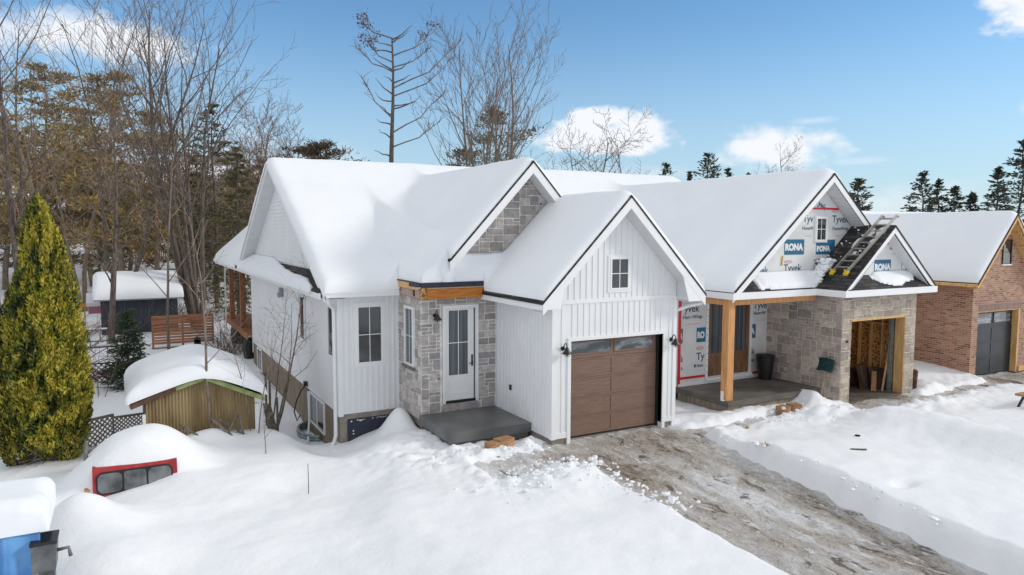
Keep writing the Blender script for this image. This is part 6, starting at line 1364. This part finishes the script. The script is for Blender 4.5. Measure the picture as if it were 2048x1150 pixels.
# far yard
PH = empty('playhouse', (-1.6, 47, -.7), 'small pink playhouse wall beside the dark shed', 'playhouse')
q0 = at_y(177, 628, 47); q1 = at_y(201, 612, 47); b = MB(); b.box(q0[0], q1[0], 47, 47.8, q0[2], q1[2]); b.build('wall', 'pink_paint', PH); b = MB(); b.prism([(q0[0] - .1, 46.9, q1[2]), (q1[0] + .1, 46.9, q1[2]), (q1[0] + .1, 47.7, q1[2] + .5), (q0[0] - .1, 47.7, q1[2] + .5)], (0, 0, .2)); b.build('roof_snow', 'snow', PH)
q0 = at_y(150, 615, 46.5); q1 = at_y(171, 607, 46.5); b = MB(); b.box(q0[0], q1[0], 46.5, 46.6, q0[2], q1[2]); b.bar((q0[0] + .05, 46.55, -.8), (q0[0] + .05, 46.55, q0[2]), .06, .06); b.bar((q1[0] - .05, 46.55, -.8), (q1[0] - .05, 46.55, q0[2]), .06, .06); single('orange_board', 'orange_paint', b, (-3.3, 46.5, .5), 'orange board on posts left of the pink playhouse', 'board')
b = MB(); pts = [(-3.7 - .5 * t, 52 - t, 2.7 - 1.9 * t + .35 * math.sin(t * 4)) for t in np.linspace(0, 1, 8)]
b.tube(pts, .32, 10); single('slide', 'green_plastic', b, (-3.9, 51.5, 0), 'green plastic slide beyond the dark shed', 'slide')
def far_house(px, d, w_, h_, dp, m, label, rot=.3):
    x, y = spot(px, d); z = gz(x, y); r = empty('house', (x, y, z), label, 'house', 'far houses beyond the wood')
    b = MB(); X0, X1, Y0, Y1 = x - w_ / 2, x + w_ / 2, y, y + dp; b.box(X0, X1, Y0, Y1, z - 2, z + h_); b.prism([(X0, Y0, z + h_), (X0, Y1, z + h_), (X0, (Y0 + Y1) / 2, z + h_ + dp * .3)], (w_, 0, 0)); b.build('wall', m, r)
    b = MB(); o = .5; zz = z + h_ - .2
    b.slab([(X0 - o, Y0 - o, zz), (X1 + o, Y0 - o, zz), (X1 + o, (Y0 + Y1) / 2, zz + .3 + dp * .3), (X0 - o, (Y0 + Y1) / 2, zz + .3 + dp * .3)], .15); b.slab([(X0 - o, Y1 + o, zz), (X0 - o, (Y0 + Y1) / 2, zz + .3 + dp * .3), (X1 + o, (Y0 + Y1) / 2, zz + .3 + dp * .3), (X1 + o, Y1 + o, zz)], .15); b.build('roof', 'shingles', r)
    b = MB(); zz += .32
    b.slab([(X0 - o, Y0 - o, zz), (X1 + o, Y0 - o, zz), (X1 + o, (Y0 + Y1) / 2, zz + .3 + dp * .3), (X0 - o, (Y0 + Y1) / 2, zz + .3 + dp * .3)], .3); b.slab([(X0 - o, Y1 + o, zz), (X0 - o, (Y0 + Y1) / 2, zz + .3 + dp * .3), (X1 + o, (Y0 + Y1) / 2, zz + .3 + dp * .3), (X1 + o, Y1 + o, zz)], .3); b.build('roof_snow', 'snow', r)
    for k in range(3):
        u = X0 + w_ * (k + .5) / 3; b = MB(); b.box(u - .45, u + .45, Y0 - .05, Y0, z + 1.0, z + 2.1); wn = b.build('window', 'white_trim', r); b = MB(); b.box(u - .38, u + .38, Y0 - .07, Y0 - .051, z + 1.07, z + 2.03); b.build('pane', 'glass', wn)
far_house(-10, 75, 12, 3.0, 9, 'brown_wall', 'brown walled house with snowy roof at the far left behind brush')
far_house(230, 98, 14, 3.2, 9, 'grey_wall', 'grey house with snowy roof glimpsed through the wood above the dark shed')
far_house(430, 105, 14, 3.2, 9, 'brown_wall', 'brown house glimpsed between trunks left of the white gable')
b = MB(); b.box(-1, 0, 0, .1, 0, 1.0)
x, y = spot(287, 70); z = gz(x, y); b = MB()
for k in range(16): b.box(x + k * .17, x + k * .17 + .12, y, y + .03, z, z + 1.35)
b.box(x, x + 2.7, y + .03, y + .08, z + .3, z + .4); b.box(x, x + 2.7, y + .03, y + .08, z + 1.0, z + 1.1); single('picket_fence', 'slat_wood', b, (x, y, z), 'short red brown picket fence just above the dark shed roof', 'fence')

# ================================================================== things round the houses
# rubbish bin on the porch
RB = empty('rubbish_bin', (17.55, 15.5, .35), 'black plastic rubbish bin in the corner of the porch', 'bin')
b = MB(); b.lathe(17.55, 15.52, [(.20, .352), (.205, .40), (.245, .9), (.26, 1.06), (.285, 1.07), (.285, 1.12), (.27, 1.125), (.265, 1.07), (.23, .5)], 26, cap=False); b.tube([(17.55, 15.52, .36), (17.55, 15.52, .37)], .20, 20); b.build('body', 'black_plastic', RB)
for s in (-1, 1): b = MB(); b.tube([(17.55 + s * .26, 15.45, 1.02), (17.55 + s * .34, 15.47, 1.0), (17.55 + s * .34, 15.57, 1.0), (17.55 + s * .26, 15.59, 1.02)], .015, 6); b.build('handle', 'black_plastic', RB)
# snow shovel
SV = empty('snow_shovel', (17.5, 13.45, .1), 'snow shovel with teal blade leaning on the stone wall', 'shovel')
b = MB(); b.tube([(17.52, 13.47, .02), (17.82, 13.56, .96)], .016, 8); b.build('shaft', 'raw_wood', SV)
b = MB(); V = []; F = []
for i in range(13):
    for j in range(9):
        v = i / 12; u = -.5 + j / 8; zz = .92 + v * .36; xx = 17.83 + v * .06 + .08 * math.sin(v * 2.6) - .06; V.append((xx, 13.58 - u * .52, zz + .012 * math.cos(u * 6)))
F = [(i * 9 + j, i * 9 + j + 1, (i + 1) * 9 + j + 1, (i + 1) * 9 + j) for i in range(12) for j in range(8)]
o = np_mesh('blade', V, F, 'teal_plastic', SV); o.modifiers.new('thickness', 'SOLIDIFY').thickness = .012
# timber blocks
for (xx, yy, zz, rz__, lb, g_) in [(15.80, 13.30, -.02, .15, 'left timber block half in snow before the unfinished porch', 1), (16.20, 13.28, .0, -.2, 'right timber block of the pair before the unfinished porch', 1), (7.62, 14.25, -.02, .25, 'timber block in the snow under the concrete entry slab', 0)]:
    w_ = .32 if g_ else .42; b = MB(); b.box(-w_ / 2, w_ / 2, -.14, .14, 0, .20)
    if not g_: b.box(-w_ / 2 - .28, -w_ / 2 + .03, -.13, .12, -.01, .17)
    o = b.build('timber_block', 'block_wood', None, bevel=.01); o.location = (xx, yy, zz); o.rotation_euler = (0, 0, rz__); tag(o, lb, 'timber block', 'timber blocks in the snow')
# things in the open garage
JB = [((20.55, 14.1), .55, .75, .3, 'dark carton standing left in the open garage'), ((20.9, 13.95), .5, .62, -.4, 'dark carton leaning right in the open garage')]
for (xx, yy), w_, h_, a, lb in JB:
    b = MB(); b.prism([(-w_ / 2, 0, 0), (w_ / 2, 0, 0), (w_ / 2, .16, h_), (-w_ / 2, .16, h_)], (0, .12, 0)); o = b.build('carton', 'cardboard', None); o.location = (xx, yy, .005); o.rotation_euler = (0, 0, a); tag(o, lb, 'carton', 'cartons in the open garage')
b = MB(); b.bar((20.35, 13.75, .02), (20.75, 14.02, .55), .14, .03); single('short_plank', 'block_wood', b, (20.35, 13.75, .0), 'short brown plank propped on the cartons in the open garage', 'plank')
b = MB(); b.box(19.6, 21.1, 14.6, 16.6, .003, .45); single('lumber_pile', 'cardboard', b, (20.3, 15.6, 0), 'low dark pile of boards deep in the open garage', 'board pile')
b = MB(); b.bar((20.55, 13.6, .02), (21.15, 13.75, 1.9), .05, .03); single('leaning_plank', 'raw_wood', b, (20.6, 13.6, 0), 'long pale plank leaning on the studs inside the open garage', 'plank')
b = MB()
for a in range(5): b.tube([(21.62 + .05 * math.sin(a * 1.3), 13.28 + .06 * a, -.1), (21.66 + .05 * math.sin(a * 1.3), 13.25 + .06 * a, .62 + .03 * math.sin(a * 2))], [.09, .08], 8)
single('slab_wood', 'rust_wood', b, (21.65, 13.3, 0), 'upright bundle of barky slabs against the right stone pillar', 'wood bundle')
# bench at the right edge
b = MB(); sx_, sy_ = at_y(2046, 775, 10.3)[:2]; z = .42
b.box(sx_ - .15, sx_ + 1.4, sy_ - .12, sy_ + .12, z, z + .06); sb = empty('sawhorse', (sx_, sy_, 0), 'sawhorse topped with a plank cut by the right edge', 'sawhorse'); b.build('plank', 'block_wood', sb)
for xx in (.1, 1.2):
    b = MB(); b.bar((sx_ + xx, sy_ - .2, -.1), (sx_ + xx, sy_, z), .07, .05); b.bar((sx_ + xx, sy_ + .2, -.1), (sx_ + xx, sy_, z), .07, .05); b.build('leg', 'black_plastic', sb)
# bits lying on the right lawn
def gzz(x, y): return float(ground_z(np.array([x]), np.array([y]))[0])
def on_ground(px, py):
    z = .3
    for _ in range(8):
        d = (r2 * ((px - 1024) / 1428.99) + u2 * (-(py - 575) / 1428.99) + fw); t = (z - 4.95) / d.z; x, y = d.x * t, d.y * t; z = gzz(x, y)
    return x, y, z
x, y, z = on_ground(1717, 900); b = MB(); b.bar((x - .12, y + .10, z + .01), (x + .12, y - .10, z + .02), .04, .025); single('dark_stick', 'bark_dark', b, (x, y, z), 'short dark stick lying on the smooth snow right of the driveway', 'stick')
x, y, z = on_ground(1715, 872); b = MB(); b.tube([(x + .05 * math.cos(a), y + .05 * math.sin(a), z + .012) for a in np.linspace(0, 6.2, 12)], .012, 5); single('tape_ring', 'rubber', b, (x, y, z), 'small dark ring lying in the snow above the dark stick', 'ring')
for px, py, lb in [(1493, 857, 'small tuft of dry weed by the dirty footpath'), (1532, 893, 'dry weed tuft on the snow right of the driveway')]:
    x, y, z = on_ground(px, py); b = MB(); rg = random.Random(px)
    for k in range(26): a = rg.uniform(0, 6.28); l = rg.uniform(.03, .14); b.bar((x, y, z - .01), (x + math.cos(a) * l, y + math.sin(a) * l * .7, z + rg.uniform(.01, .09)), .010, .004)
    single('dry_weed', 'dry_weed', b, (x, y, z), lb, 'weed', 'dry weeds in the snow')

# loose clods of shovelled snow beside the cleared ground: too many to count
rg = random.Random(12)
def clod(rg):
    while True:
        k = rg.random()
        if k < .10: x, y = 12.35 + rg.gauss(0, .12) - .19 * max(0, 12.6 - (yy := rg.uniform(6, 12.6))), yy
        elif k < .32: x, y = 8.35 + rg.gauss(0, .2), rg.uniform(9, 12.2)
        elif k < .72: x, y = rg.gauss(7.2, .7), rg.gauss(11.8, .35)
        elif k < .86: x, y = rg.gauss(15.8, 1.0), rg.gauss(12.3, .35)
        else: x, y = rg.gauss(6.9, .8), rg.gauss(14.1, .35)
        if not (6.4 < x < 8.75 and y > 14.6): return (x, y, gzz(x, y) + .01)
cl = lumps('snow_clods', 420, clod, .014, .045, 14); tag(cl, 'crumbly clods of shovelled snow beside the driveway and the entry', 'snow clods', kind='stuff')
